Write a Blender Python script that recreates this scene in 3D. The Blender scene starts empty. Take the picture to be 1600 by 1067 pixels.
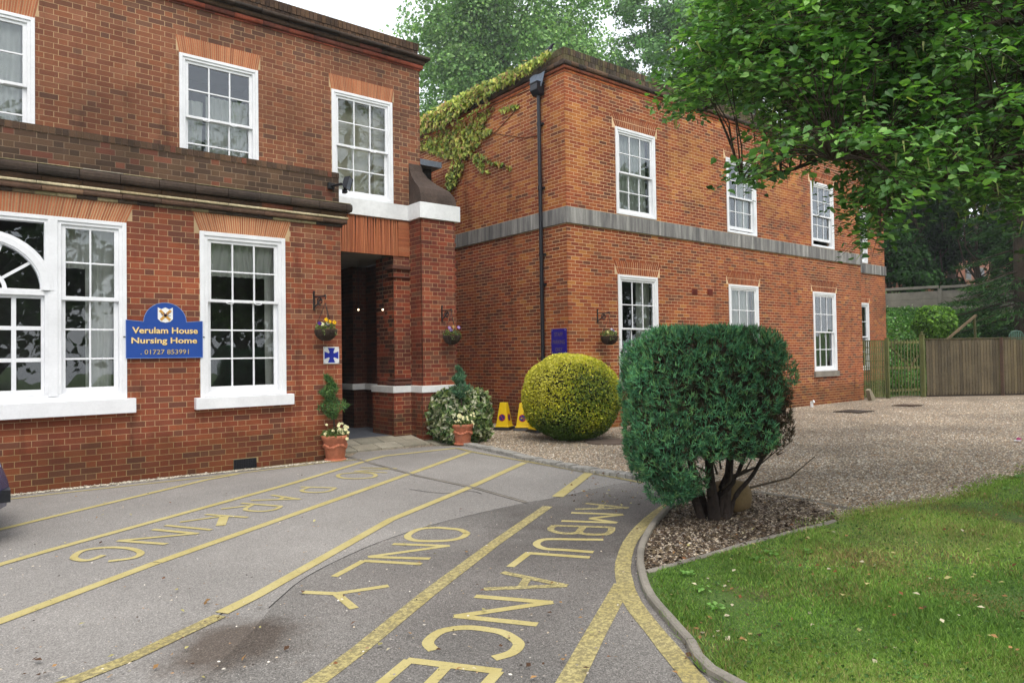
import bpy, math, random
import numpy as np
from mathutils import Vector

# ------------------------------------------------------------------ camera, world, sun, exposure
SC = bpy.context.scene
FOC, YAW, PITCH, ROLL, EYE = 1091.04, .672283, .02077, -.0157561, 1.6
_f = np.array([math.sin(YAW)*math.cos(PITCH), math.cos(YAW)*math.cos(PITCH), math.sin(PITCH)])
_r0 = np.array([math.cos(YAW), -math.sin(YAW), 0.])
_u0 = np.cross(_r0, _f)
_r = math.cos(ROLL)*_r0 + math.sin(ROLL)*_u0
_u = -math.sin(ROLL)*_r0 + math.cos(ROLL)*_u0
CAM = np.array([0, 0, EYE])
cd = bpy.data.cameras.new('camera'); cam = bpy.data.objects.new('camera', cd); SC.collection.objects.link(cam)
cd.sensor_width = 36; cd.lens = 36*FOC/1600; cd.clip_end = 600; cd.clip_start = .05
from mathutils import Matrix
cam.matrix_world = Matrix(((_r[0], _u[0], -_f[0], 0), (_r[1], _u[1], -_f[1], 0), (_r[2], _u[2], -_f[2], EYE), (0, 0, 0, 1)))
SC.camera = cam
W = bpy.data.worlds.new('World'); SC.world = W; W.use_nodes = True
nt = W.node_tree; nt.nodes.clear()
SUN_EL, SUN_AZ = math.radians(58), math.radians(200)     # azimuth clockwise from +Y
sky = nt.nodes.new('ShaderNodeTexSky'); sky.sky_type = 'NISHITA'; sky.sun_disc = False
sky.sun_elevation = SUN_EL; sky.sun_rotation = SUN_AZ; sky.dust_density = 4; sky.ozone_density = .6
b1 = nt.nodes.new('ShaderNodeBackground'); b1.inputs['Strength'].default_value = .05
b2 = nt.nodes.new('ShaderNodeBackground'); b2.inputs['Color'].default_value = (.95, .975, 1, 1); b2.inputs['Strength'].default_value = .95   # the overcast layer
ad = nt.nodes.new('ShaderNodeAddShader'); wo = nt.nodes.new('ShaderNodeOutputWorld')
nt.links.new(sky.outputs[0], b1.inputs[0]); nt.links.new(b1.outputs[0], ad.inputs[0]); nt.links.new(b2.outputs[0], ad.inputs[1]); nt.links.new(ad.outputs[0], wo.inputs[0])
sl = bpy.data.lights.new('sun', 'SUN'); sl.energy = 1.1; sl.angle = math.radians(25); sl.color = (1, .96, .9)
so = bpy.data.objects.new('sun', sl); SC.collection.objects.link(so)
so.rotation_euler = (math.pi/2-SUN_EL, 0, math.pi-SUN_AZ)
SC.view_settings.view_transform = 'Standard'; SC.view_settings.look = 'None'; SC.view_settings.gamma = 1
SC.view_settings.exposure = .66
SC.cycles.max_bounces = 6; SC.cycles.transparent_max_bounces = 12

# ------------------------------------------------------------------ helpers
rng = np.random.default_rng(7)
random.seed(7)
PI = math.pi
def ray(x, y): return _f + (x-800)/FOC*_r - (y-533.5)/FOC*_u
def onZ(x, y, z=0): d = ray(x, y); return CAM + d*(z-EYE)/d[2]
def onY(x, y, Y): d = ray(x, y); return CAM + d*Y/d[1]
def onX(x, y, X): d = ray(x, y); return CAM + d*X/d[0]
def atD(x, y, D): return CAM + ray(x, y)*D
def proj(P):
    d = np.asarray(P, float)-CAM; z = d@_f
    return 800+FOC*(d@_r)/z, 533.5-FOC*(d@_u)/z, z
def S(r, g, b, k=1.0):
    def l(c): c /= 255; return c/12.92 if c < .04045 else ((c+.055)/1.055)**2.4
    return np.array([l(r)*k, l(g)*k, l(b)*k])

class MB:
    def __init__(s): s.V = []; s.L = []; s.N = []; s.C = []; s.n = 0
    def arr(s, V, F, col=(.5, .5, .5)):
        V = np.asarray(V, float).reshape(-1, 3); F = np.asarray(F, np.int64)
        s.V.append(V); s.L.append((F+s.n).ravel()); s.N.append(np.full(len(F), F.shape[1])); s.n += len(V)
        col = np.asarray(col, float)
        if col.ndim == 1: col = np.tile(col, (len(F), 1))
        s.C.append(col)
    def poly(s, V, faces, col=(.5, .5, .5)):
        V = np.asarray(V, float).reshape(-1, 3); s.V.append(V)
        for f in faces:
            s.L.append(np.asarray(f)+s.n); s.N.append(np.array([len(f)])); s.C.append(np.array([col], float))
        s.n += len(V)
    def box(s, x0, x1, y0, y1, z0, z1, col=(.5, .5, .5)):
        V = [(x0,y0,z0),(x1,y0,z0),(x1,y1,z0),(x0,y1,z0),(x0,y0,z1),(x1,y0,z1),(x1,y1,z1),(x0,y1,z1)]
        s.arr(V, [(0,3,2,1),(4,5,6,7),(0,1,5,4),(1,2,6,5),(2,3,7,6),(3,0,4,7)], col)
    def bar(s, a, b, w, h=None, up=(0, 0, 1), col=(.5, .5, .5)):
        a = np.array(a, float); b = np.array(b, float); h = h or w
        d = (b-a)/np.linalg.norm(b-a); up = np.array(up, float)
        if abs(d@up) > .98: up = np.array([1., 0, 0])
        x = np.cross(d, up); x /= np.linalg.norm(x); y = np.cross(x, d)
        V = [p+sx*x*w/2+sy*y*h/2 for p in (a, b) for sx, sy in ((-1,-1),(1,-1),(1,1),(-1,1))]
        s.arr(V, [(0,3,2,1),(4,5,6,7),(0,1,5,4),(1,2,6,5),(2,3,7,6),(3,0,4,7)], col)
    def tube(s, P, R, n=8, col=(.5, .5, .5)):
        P = np.asarray(P, float); R = np.broadcast_to(np.asarray(R, float), (len(P),))
        V = []
        for i, p in enumerate(P):
            d = P[min(i+1, len(P)-1)]-P[max(i-1, 0)]; d = d/(np.linalg.norm(d)+1e-9)
            a = np.array([0, 0, 1.]) if abs(d[2]) < .9 else np.array([1., 0, 0])
            x = np.cross(d, a); x /= np.linalg.norm(x); y = np.cross(d, x)
            for k in range(n):
                t = 2*PI*k/n; V.append(p+R[i]*(math.cos(t)*x+math.sin(t)*y))
        F = [(i*n+k, i*n+(k+1) % n, (i+1)*n+(k+1) % n, (i+1)*n+k) for i in range(len(P)-1) for k in range(n)]
        s.arr(V, F, col)
        m = (len(P)-1)*n
        s.poly(V[:n]+V[-n:], [tuple(range(n))[::-1], tuple(range(n, 2*n))], col)
    def lathe(s, prof, c, n=24, col=(.5, .5, .5)):
        V = [(c[0]+r*math.cos(2*PI*k/n), c[1]+r*math.sin(2*PI*k/n), c[2]+z) for r, z in prof for k in range(n)]
        F = [(i*n+k, i*n+(k+1) % n, (i+1)*n+(k+1) % n, (i+1)*n+k) for i in range(len(prof)-1) for k in range(n)]
        s.arr(V, F, col)
    def prism(s, pts, d, col=(.5, .5, .5)):           # pts: closed planar outline, d: extrusion vector
        P = np.asarray(pts, float); n = len(P); Q = P+np.asarray(d, float)
        s.poly(np.vstack([P, Q]), [tuple(range(n)), tuple(range(2*n-1, n-1, -1))]+[(k, k+n, (k+1) % n+n, (k+1) % n) for k in range(n)], col)
    def ball(s, c, r, nu=8, nv=5, col=(.5, .5, .5)):
        r = np.broadcast_to(np.asarray(r, float), (3,))
        V = [(c[0]+r[0]*math.sin(PI*(i+.02)/(nv-.0+.04-.0))*math.cos(2*PI*k/nu), c[1]+r[1]*math.sin(PI*(i+.02)/(nv+.04))*math.sin(2*PI*k/nu), c[2]+r[2]*math.cos(PI*(i+.02)/(nv+.04))) for i in range(nv+1) for k in range(nu)]
        F = [(i*nu+k, (i+1)*nu+k, (i+1)*nu+(k+1) % nu, i*nu+(k+1) % nu) for i in range(nv) for k in range(nu)]
        s.arr(V, F, col)
    def mesh(s, name, off=(0, 0, 0)):
        me = bpy.data.meshes.new(name)
        V = np.vstack(s.V)-np.asarray(off); L = np.concatenate(s.L); N = np.concatenate(s.N); C = np.vstack(s.C)
        me.vertices.add(len(V)); me.vertices.foreach_set('co', V.astype(np.float32).ravel())
        me.loops.add(len(L)); me.loops.foreach_set('vertex_index', L.astype(np.int32))
        me.polygons.add(len(N)); st = np.concatenate([[0], np.cumsum(N)[:-1]])
        me.polygons.foreach_set('loop_start', st.astype(np.int32)); me.polygons.foreach_set('loop_total', N.astype(np.int32))
        at = me.attributes.new('Col', 'FLOAT_COLOR', 'FACE')
        at.data.foreach_set('color', np.hstack([C, np.ones((len(C), 1))]).astype(np.float32).ravel())
        me.polygons.foreach_set('use_smooth', [False]*len(N))
        me.update(calc_edges=True)
        return me

def tag(o, label=None, cat=None, group=None, kind=None):
    if label: o['label'] = label
    if cat: o['category'] = cat
    if group: o['group'] = group
    if kind: o['kind'] = kind
    return o
def thing(name, loc, label, cat, group=None):
    o = bpy.data.objects.new(name, None); SC.collection.objects.link(o); o.location = loc; o.empty_display_size = .2
    return tag(o, label, cat, group)
def root_off(p):
    t = Vector((0, 0, 0))
    while p is not None: t += p.location; p = p.parent
    return np.array(t)
def obj(name, mb, mat, parent=None, smooth=False, kind=None, label=None, bevel=0):
    if not mb.V: return None
    me = mb.mesh(name, root_off(parent)); me.materials.append(mat)
    if smooth: me.polygons.foreach_set('use_smooth', [True]*len(me.polygons))
    o = bpy.data.objects.new(name, me); SC.collection.objects.link(o); o.parent = parent
    if bevel:
        m = o.modifiers.new('b', 'BEVEL'); m.width = bevel; m.segments = 2; m.limit_method = 'ANGLE'
    return tag(o, label=label, kind=kind)
def own(name, mb, mat, label, cat, loc, smooth=False, group=None, kind=None):     # a thing that is one mesh
    me = mb.mesh(name, loc); me.materials.append(mat)
    if smooth: me.polygons.foreach_set('use_smooth', [True]*len(me.polygons))
    o = bpy.data.objects.new(name, me); SC.collection.objects.link(o); o.location = loc
    return tag(o, label, cat, group, kind)
def copy_tree(o, loc, name=None):
    c = o.copy(); SC.collection.objects.link(c); c.location = loc
    for ch in [x for x in bpy.data.objects if x.parent == o]:
        d = ch.copy(); SC.collection.objects.link(d); d.parent = c
        for g in [x for x in bpy.data.objects if x.parent == ch]:
            e = g.copy(); SC.collection.objects.link(e); e.parent = d
    return c

# ------------------------------------------------------------------ materials
def nodes(name):
    m = bpy.data.materials.new(name); m.use_nodes = True; n = m.node_tree; return m, n, n.nodes['Principled BSDF']
def N(n, t, **k):
    x = n.nodes.new(t)
    for a, v in k.items(): setattr(x, a, v)
    return x
def noise(n, scale, detail=4, rough=.6, src=None):
    x = N(n, 'ShaderNodeTexNoise'); x.inputs['Scale'].default_value = scale; x.inputs['Detail'].default_value = detail; x.inputs['Roughness'].default_value = rough
    if src is not None: n.links.new(src, x.inputs['Vector'])
    return x.outputs['Fac']
def pos(n): return N(n, 'ShaderNodeNewGeometry').outputs['Position']
def ramp(n, fac, stops):
    r = N(n, 'ShaderNodeValToRGB'); e = r.color_ramp.elements
    while len(e) < len(stops): e.new(.5)
    for i, (p, c) in enumerate(stops):
        e[i].position = p; e[i].color = tuple(c)+(1,) if not np.isscalar(c) else (c, c, c, 1)
    n.links.new(fac, r.inputs[0]); return r.outputs[0]
def mixc(n, a, b, fac, mode='MIX'):
    x = N(n, 'ShaderNodeMix', data_type='RGBA', blend_type=mode)
    for s, v in ((x.inputs['Factor'], fac), (x.inputs['A'], a), (x.inputs['B'], b)):
        if isinstance(v, bpy.types.NodeSocket): n.links.new(v, s)
        elif np.isscalar(v): s.default_value = v
        else: s.default_value = tuple(v)+(1,)
    return x.outputs['Result']
def bump(n, bs, h, strength=.3, dist=.01):
    b = N(n, 'ShaderNodeBump'); b.inputs['Strength'].default_value = strength; b.inputs['Distance'].default_value = dist
    n.links.new(h, b.inputs['Height']); n.links.new(b.outputs[0], bs.inputs['Normal'])
def attr(n): return N(n, 'ShaderNodeAttribute', attribute_name='Col').outputs['Color']
def amat(name, rough=.8, fine=60, famt=.25, big=.8, bamt=.3, bstr=.3, trans=0, spec=.3, bdist=.004):
    """colour from each face's own attribute, broken up by fine and broad grain"""
    m, n, b = nodes(name); p = pos(n)
    c = mixc(n, attr(n), ramp(n, noise(n, fine, 5), [(.25, 1-famt), (.75, 1+famt)]), 1, 'MULTIPLY')
    c = mixc(n, c, ramp(n, noise(n, big, 3), [(.3, 1-bamt), (.7, 1+bamt*.6)]), 1, 'MULTIPLY')
    n.links.new(c, b.inputs['Base Color']); b.inputs['Roughness'].default_value = rough; b.inputs['Specular IOR Level'].default_value = spec
    n.links.new(p, n.nodes[-1].inputs[0]) if False else None
    for x in n.nodes:
        if x.type == 'TEX_NOISE': n.links.new(p, x.inputs['Vector'])
    if bstr:
        h = noise(n, fine*1.3, 4, .7, p); bump(n, b, h, bstr, bdist)
    if trans:
        t = N(n, 'ShaderNodeBsdfTranslucent'); mx = N(n, 'ShaderNodeMixShader'); mx.inputs[0].default_value = trans
        n.links.new(mixc(n, c, (1.3, 1.5, .55), 1, 'MULTIPLY'), t.inputs[0])
        n.links.new(b.outputs[0], mx.inputs[1]); n.links.new(t.outputs[0], mx.inputs[2]); n.links.new(mx.outputs[0], n.nodes['Material Output'].inputs[0])
    return m
def pmat(name, col, rough=.6, fine=40, amt=.12, metal=0, bstr=.1, spec=.4, big=1.5, bamt=.12, bdist=.003):
    m, n, b = nodes(name); p = pos(n)
    c = mixc(n, tuple(col), ramp(n, noise(n, fine, 5, .6, p), [(.25, 1-amt), (.75, 1+amt)]), 1, 'MULTIPLY')
    c = mixc(n, c, ramp(n, noise(n, big, 4, .6, p), [(.3, 1-bamt), (.7, 1+bamt)]), 1, 'MULTIPLY')
    n.links.new(c, b.inputs['Base Color']); b.inputs['Roughness'].default_value = rough; b.inputs['Metallic'].default_value = metal; b.inputs['Specular IOR Level'].default_value = spec
    if bstr: bump(n, b, noise(n, fine, 5, .6, p), bstr, bdist)
    return m
M = {}
M['brick'] = amat('brick', .85, 90, .2, .9, .32, .5, bdist=.003)
def streaks(mat):
    n = mat.node_tree; b = n.nodes['Principled BSDF']; src = b.inputs['Base Color'].links[0].from_socket; p = pos(n)
    mp = N(n, 'ShaderNodeMapping'); mp.inputs['Scale'].default_value = (3.2, 3.2, .42); n.links.new(p, mp.inputs[0])
    c = mixc(n, src, ramp(n, noise(n, .8, 5, .7, mp.outputs[0]), [(.30, (.62, .60, .58)), (.44, (1., 1., 1.)), (.66, (1., 1., 1.)), (.78, (1.16, 1.12, 1.08))]), 1, 'MULTIPLY')
    sx = N(n, 'ShaderNodeSeparateXYZ'); n.links.new(p, sx.inputs[0]); ad_ = N(n, 'ShaderNodeMath', operation='MULTIPLY_ADD'); n.links.new(noise(n, 1.7, 4, .6, p), ad_.inputs[0]); ad_.inputs[1].default_value = -.9; n.links.new(sx.outputs[2], ad_.inputs[2])
    c = mixc(n, c, ramp(n, ad_.outputs[0], [(0., (.66, .70, .60)), (.22, (1., 1., 1.))]), 1, 'MULTIPLY')      # damp and moss near the ground
    n.links.new(c, b.inputs['Base Color'])
streaks(M['brick'])
M['mortar'] = pmat('mortar', S(186, 158, 122), .95, 120, .25, bstr=.4, big=.9, bamt=.3)
M['mortar_pale'] = pmat('pale_mortar', S(214, 184, 146), .95, 120, .25, bstr=.4, big=.7, bamt=.3)
streaks(M['mortar_pale'])
M['mortar_dark'] = pmat('mortar_dark', S(136, 116, 96), .95, 120, .3, bstr=.4, big=.9, bamt=.4)
streaks(M['mortar'])
M['rubbed'] = amat('rubbed_brick', .8, 50, .2, 1.5, .18, .2)
M['white'] = pmat('white_paint', (.79, .80, .82), .4, 30, .04, bstr=.06, big=3, bamt=.07)
M['whiteband'] = pmat('white_stone_paint', (.72, .73, .73), .6, 14, .08, bstr=.1, bamt=.14)
M['lead'] = pmat('lead', S(120, 130, 145), .5, 20, .2, metal=.3, bstr=.1)
M['black'] = pmat('black_paint', (.012, .013, .018), .35, 40, .3, bstr=.05)
M['iron'] = pmat('black_iron', (.01, .01, .011), .5, 60, .3)
M['concrete'] = pmat('concrete', S(128, 122, 112), .9, 60, .2, bstr=.3, big=2, bamt=.25)
M['terracotta'] = pmat('terracotta', S(176, 108, 80), .8, 25, .15, bstr=.2, big=8, bamt=.25)
M['bark'] = pmat('bark', S(78, 66, 54, .8), .95, 25, .45, bstr=.8, bdist=.02, big=3, bamt=.4)
M['bark_dark'] = pmat('dark_bark', S(52, 42, 36, .8), .95, 22, .5, bstr=.9, bdist=.03, big=3, bamt=.4)
M['leaf'] = amat('leaf', .5, 3, .12, .6, .25, 0, trans=.28, spec=.35)
M['leaf_matte'] = amat('matte_leaf', .75, 3, .1, .8, .25, 0, trans=.15, spec=.2)
M['stone'] = amat('gravel_stone', .85, 40, .2, .5, .35, 0)
M['wood'] = amat('weathered_wood', .85, 18, .25, 1.2, .3, .4)
M['col'] = amat('painted', .45, 20, .04, 2, .05, 0, spec=.4)
# vertical weathering on the stone string course
m, n, b = nodes('weathered_stone'); p = pos(n)
mp = N(n, 'ShaderNodeMapping'); mp.inputs['Scale'].default_value = (5, 5, .35); n.links.new(p, mp.inputs[0])
c = ramp(n, noise(n, 1.6, 5, .65, mp.outputs[0]), [(.28, S(70, 70, 72)), (.45, S(112, 110, 108)), (.58, S(140, 138, 134)), (.72, S(178, 176, 170))])
c = mixc(n, c, ramp(n, noise(n, 60, 4, .6, p), [(.3, .85), (.7, 1.12)]), 1, 'MULTIPLY')
n.links.new(c, b.inputs['Base Color']); b.inputs['Roughness'].default_value = .9; bump(n, b, noise(n, 50, 4, .6, p), .3, .004); M['string'] = m
# lichened dark coping brick
M['coping'] = amat('sooty_brick', .95, 30, .35, 2.2, .45, .6, bdist=.008)
# glass
m, n, b = nodes('window_glass')
g = N(n, 'ShaderNodeBsdfGlossy'); g.inputs['Roughness'].default_value = .01; g.inputs['Color'].default_value = (.9, .95, 1, 1)
t = N(n, 'ShaderNodeBsdfTransparent'); t.inputs['Color'].default_value = (.95, .97, .97, 1)
fr = N(n, 'ShaderNodeFresnel'); fr.inputs['IOR'].default_value = 1.55
bp = N(n, 'ShaderNodeBump'); bp.inputs['Strength'].default_value = .06; bp.inputs['Distance'].default_value = .02
n.links.new(noise(n, 2.5, 2, .5, pos(n)), bp.inputs['Height']); n.links.new(bp.outputs[0], g.inputs['Normal'])
ma = N(n, 'ShaderNodeMath', operation='MULTIPLY_ADD'); ma.inputs[1].default_value = 1.5; ma.inputs[2].default_value = .035; n.links.new(fr.outputs[0], ma.inputs[0])
mx = N(n, 'ShaderNodeMixShader'); n.links.new(ma.outputs[0], mx.inputs[0]); n.links.new(t.outputs[0], mx.inputs[1]); n.links.new(g.outputs[0], mx.inputs[2]); n.links.new(mx.outputs[0], n.nodes['Material Output'].inputs[0])
M['glass'] = m
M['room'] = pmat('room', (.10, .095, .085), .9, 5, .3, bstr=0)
m, n, b = nodes('curtain'); b.inputs['Base Color'].default_value = (.80, .80, .74, 1); b.inputs['Roughness'].default_value = .9
t = N(n, 'ShaderNodeBsdfTranslucent'); t.inputs[0].default_value = (.6, .6, .55, 1); mx = N(n, 'ShaderNodeMixShader'); mx.inputs[0].default_value = .1
n.links.new(b.outputs[0], mx.inputs[1]); n.links.new(t.outputs[0], mx.inputs[2]); n.links.new(mx.outputs[0], n.nodes['Material Output'].inputs[0]); M['curtain'] = m

# tarmac, three ages
def tarmac(name, base, var, speck, extra=None):
    m, n, b = nodes(name); p = pos(n)
    c = ramp(n, noise(n, .55, 5, .62, p), [(.3, np.array(base)*(1-var)), (.52, np.array(base)), (.7, np.array(base)*(1+var))])
    v = N(n, 'ShaderNodeTexVoronoi'); v.inputs['Scale'].default_value = 150; n.links.new(p, v.inputs['Vector'])
    sp = ramp(n, v.outputs['Color'], [(.0, 1-speck), (.55, 1), (.82, 1+speck*.6), (1, 1+speck*2.2)])
    c = mixc(n, c, sp, 1, 'MULTIPLY')
    c = mixc(n, c, ramp(n, noise(n, 260, 2, .5, p), [(.3, 1-speck*.6), (.7, 1+speck*.6)]), 1, 'MULTIPLY')
    for (cx, cy, r0, col, st) in (extra or []):
        mp = N(n, 'ShaderNodeVectorMath', operation='DISTANCE'); n.links.new(p, mp.inputs[0]); mp.inputs[1].default_value = (cx, cy, 0)
        a = N(n, 'ShaderNodeMath', operation='MULTIPLY_ADD'); n.links.new(noise(n, 2.2, 5, .65, p), a.inputs[0]); a.inputs[1].default_value = -2.2*r0; n.links.new(mp.outputs['Value'], a.inputs[2])
        k = N(n, 'ShaderNodeMapRange'); n.links.new(a.outputs[0], k.inputs[0]); k.inputs[1].default_value = -.45*r0; k.inputs[2].default_value = .35*r0; k.inputs[3].default_value = st; k.inputs[4].default_value = 0
        c = mixc(n, c, mixc(n, c, col, 1, 'MULTIPLY'), k.outputs[0])
    n.links.new(c, b.inputs['Base Color']); b.inputs['Roughness'].default_value = .85; b.inputs['Specular IOR Level'].default_value = .3
    h = N(n, 'ShaderNodeTexVoronoi'); h.inputs['Scale'].default_value = 90; n.links.new(p, h.inputs['Vector']); bump(n, b, h.outputs['Distance'], .35, .004)
    return m
st1 = onZ(372, 1005); st2 = onZ(800, 905); st3 = onZ(1000, 810)
M['tarmac'] = tarmac('tarmac', S(137, 133, 128, .97), .16, .42, [(st1[0], st1[1], .34, (.34, .27, .22), .85)])
M['tarmac_old'] = tarmac('worn_tarmac', S(124, 120, 115, .95), .35, .55, [(st1[0], st1[1], .34, (.34, .27, .22), .85), (st2[0], st2[1], 1.2, (.72, .7, .7), .8), (st3[0], st3[1], 1.3, (.55, .53, .53), .9)])
# yellow road paint, worn through to the tarmac
def paint(name, worn):
    m, n, b = nodes(name); p = pos(n)
    y = ramp(n, noise(n, 3, 4, .6, p), [(.3, S(186, 170, 104, .78)), (.7, S(202, 188, 130, .8))])
    w = ramp(n, noise(n, 42, 6, .75, p), [(.46-worn, .85), (.58-worn, 0)])
    c = mixc(n, y, S(128, 118, 84, .8), w); c = mixc(n, c, ramp(n, noise(n, 200, 2, .5, p), [(.3, .85), (.7, 1.1)]), 1, 'MULTIPLY')
    n.links.new(c, b.inputs['Base Color']); b.inputs['Roughness'].default_value = .8; return m
M['yellow'] = paint('yellow_paint', .14); M['yellow_worn'] = paint('worn_yellow_paint', .0)
# gravel bed and soil
m, n, b = nodes('gravel_ground'); p = pos(n)
v = N(n, 'ShaderNodeTexVoronoi'); v.inputs['Scale'].default_value = 42; n.links.new(p, v.inputs['Vector'])
sr = N(n, 'ShaderNodeSeparateColor'); n.links.new(v.outputs['Color'], sr.inputs[0])
c = ramp(n, sr.outputs[0], [(0, S(104, 90, 74)), (.3, S(142, 124, 102)), (.6, S(172, 154, 130)), (.85, S(190, 174, 150)), (1, S(220, 210, 192))])
c = mixc(n, c, ramp(n, v.outputs['Distance'], [(.2, 1), (.75, .55)]), 1, 'MULTIPLY')
c = mixc(n, c, ramp(n, noise(n, .5, 5, .6, p), [(.35, .70), (.6, 1.0)]), 1, 'MULTIPLY')
n.links.new(c, b.inputs['Base Color']); b.inputs['Roughness'].default_value = .9; bump(n, b, v.outputs['Distance'], -.9, .015); M['gravel'] = m
m, n, b = nodes('leaf_litter_ground'); p = pos(n)
v = N(n, 'ShaderNodeTexVoronoi'); v.inputs['Scale'].default_value = 38; n.links.new(p, v.inputs['Vector'])
sr = N(n, 'ShaderNodeSeparateColor'); n.links.new(v.outputs['Color'], sr.inputs[0])
c = ramp(n, sr.outputs[0], [(0, S(70, 58, 48)), (.5, S(106, 90, 76)), (.85, S(138, 120, 104)), (1, S(178, 164, 148))])
c = mixc(n, c, ramp(n, noise(n, 1.1, 5, .6, p), [(.35, .6), (.65, 1.1)]), 1, 'MULTIPLY')
n.links.new(c, b.inputs['Base Color']); b.inputs['Roughness'].default_value = .95; bump(n, b, v.outputs['Distance'], -.9, .015); M['litter'] = m
m, n, b = nodes('turf'); p = pos(n)
c = ramp(n, noise(n, 1.3, 6, .65, p), [(.3, S(104, 92, 56, .8)), (.45, S(88, 116, 48, .8)), (.7, S(100, 136, 54, .8))])
c = mixc(n, c, ramp(n, noise(n, 90, 4, .7, p), [(.3, .5), (.7, 1.3)]), 1, 'MULTIPLY')
n.links.new(c, b.inputs['Base Color']); b.inputs['Roughness'].default_value = .95; bump(n, b, noise(n, 90, 4, .7, p), .8, .02); M['turf'] = m

# ------------------------------------------------------------------ the ground and its surfaces
def G(px, z=0.): return [tuple(onZ(x, y, z)) for x, y in px]
def smooth_line(P, k=6):
    P = np.asarray(P, float); out = []
    for i in range(len(P)-1):
        p0 = P[max(i-1, 0)]; p1 = P[i]; p2 = P[i+1]; p3 = P[min(i+2, len(P)-1)]
        for t in np.arange(k)/k:
            out.append(.5*((2*p1)+(-p0+p2)*t+(2*p0-5*p1+4*p2-p3)*t*t+(-p0+3*p1-3*p2+p3)*t**3))
    out.append(P[-1]); return np.array(out)
def inpoly(x, y, P):
    P = np.asarray(P)[:, :2]; c = np.zeros(len(x), bool); j = len(P)-1
    for i in range(len(P)):
        a, b = P[i], P[j]
        k = ((a[1] > y) != (b[1] > y)) & (x < (b[0]-a[0])*(y-a[1])/(b[1]-a[1]+1e-12)+a[0]); c ^= k; j = i
    return c
def sheet(name, pts, z, mat, parent=None, holes=None):
    mb = MB(); mb.poly([(p[0], p[1], z) for p in pts], [tuple(range(len(pts)))])
    me = mb.mesh(name, root_off(parent)); me.materials.append(mat)
    if me.polygons[0].normal.z < 0: me.flip_normals()
    o = bpy.data.objects.new(name, me); SC.collection.objects.link(o); o.parent = parent
    if parent is None: o['kind'] = 'structure'
    return o
def land_h(x, y):
    s = _f[0]*x+_f[1]*y
    t = np.clip((s-24.6)/8.6, 0, 1); h = 3.5*t*t*(3-2*t)
    return h+np.clip(s-33, 0, 60)*.12
mb = MB(); gx = np.linspace(-140, 160, 151); gy = np.linspace(-120, 180, 151)
X, Y = np.meshgrid(gx, gy); Z = land_h(X, Y)-.04
idx = np.arange(151*151).reshape(151, 151)
mb.arr(np.stack([X, Y, Z], -1).reshape(-1, 3), np.stack([idx[:-1, :-1], idx[:-1, 1:], idx[1:, 1:], idx[1:, :-1]], -1).reshape(-1, 4))
land = obj('land', mb, M['turf'], smooth=True, kind='structure')

yard = sheet('gravel_yard', [(4, -6), (44, -6), (44, 6), (27, 9.6), (26, 12.5), (4.9, 19)], 0, M['gravel'])
KERB = smooth_line(G([(1092, 768), (1078, 772), (1050, 790), (1022, 816), (1003, 846), (995, 872), (997, 900), (1009, 936), (1040, 975), (1078, 1020), (1118, 1067)])+[(2.75, .9, 0), (2.45, -.6, 0), (2.4, -3, 0), (2.4, -6, 0)], 5)
SETT = smooth_line(G([(722, 697), (765, 706), (822, 720), (880, 732), (935, 742), (1004, 752)]), 4)
tar = [(-14, -6), (-14, 10.44), (4.9, 10.44), (5.35, 11.0), (6.75, 10.75)]+[(p[0], p[1]) for p in SETT]+[(p[0], p[1]) for p in KERB]
tarmac_o = sheet('tarmac_driveway', tar, .004, M['tarmac'])
PATCH = G([(228, 1100), (330, 1050), (395, 985), (430, 943), (470, 908), (520, 880), (600, 845), (700, 814), (823, 786), (871, 778), (960, 758), (1004, 753)])
patch_pts = [(1.55, 1.2), (1.2, -6)][::-1]+[(p[0], p[1]) for p in PATCH]+[(p[0], p[1]) for p in KERB]
sheet('worn_tarmac_patch', patch_pts, .0062, M['tarmac_old'])
GE = smooth_line(G([(1014, 900), (1058, 888), (1110, 873), (1152, 860), (1200, 847), (1250, 834), (1294, 823), (1324, 813), (1387, 799), (1470, 786), (1526, 768), (1600, 741), (1700, 715), (1800, 700)]), 4)
k0 = int(np.argmin([np.hypot(*(p[:2]-GE[0][:2])) for p in KERB]))
bed = [tuple(p) for p in KERB[:k0+1]]+[tuple(p) for p in GE[:28]]+G([(1262, 784), (1165, 769)])
sheet('leaf_litter_bed', bed, .008, M['litter'])
lawn_pts = [tuple(p) for p in KERB[k0:]][::-1]+[tuple(p) for p in GE]+[(30, 3, 0), (30, -6, 0), (10, -6, 0)]
lawn = sheet('lawn', lawn_pts, .02, M['turf'])

# yellow lines and lettering, each its own piece painted on the driveway
def strip(px, w, z=.013, mat='yellow', name='painted_line', wpx=None, sm=0):
    P = np.array([p if len(p) == 3 else onZ(*p, 0) for p in px])
    if sm: P = smooth_line(P, sm)
    V = []; W_ = np.interp(np.linspace(0, 1, len(P)), np.linspace(0, 1, len(w)), w) if not np.isscalar(w) else np.full(len(P), w)
    for i, p in enumerate(P):
        d = P[min(i+1, len(P)-1)]-P[max(i-1, 0)]; d = d[:2]/np.linalg.norm(d[:2]); nn = np.array([-d[1], d[0]])*W_[i]/2*(1+rng.uniform(-.04, .04))
        V += [(p[0]+nn[0], p[1]+nn[1], z), (p[0]-nn[0], p[1]-nn[1], z)]
    mb = MB(); mb.arr(V, [(2*i, 2*i+1, 2*i+3, 2*i+2) for i in range(len(P)-1)])
    o = obj(name, mb, M[mat], tarmac_o); return o
strip([(-110, 795), (0, 782), (90, 771.5), (333, 745), (508, 723), (565, 718)], .05, .0086)
strip([(-120, 855), (0, 828), (90, 806), (323, 750), (372, 741)], .08, .0090)
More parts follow.
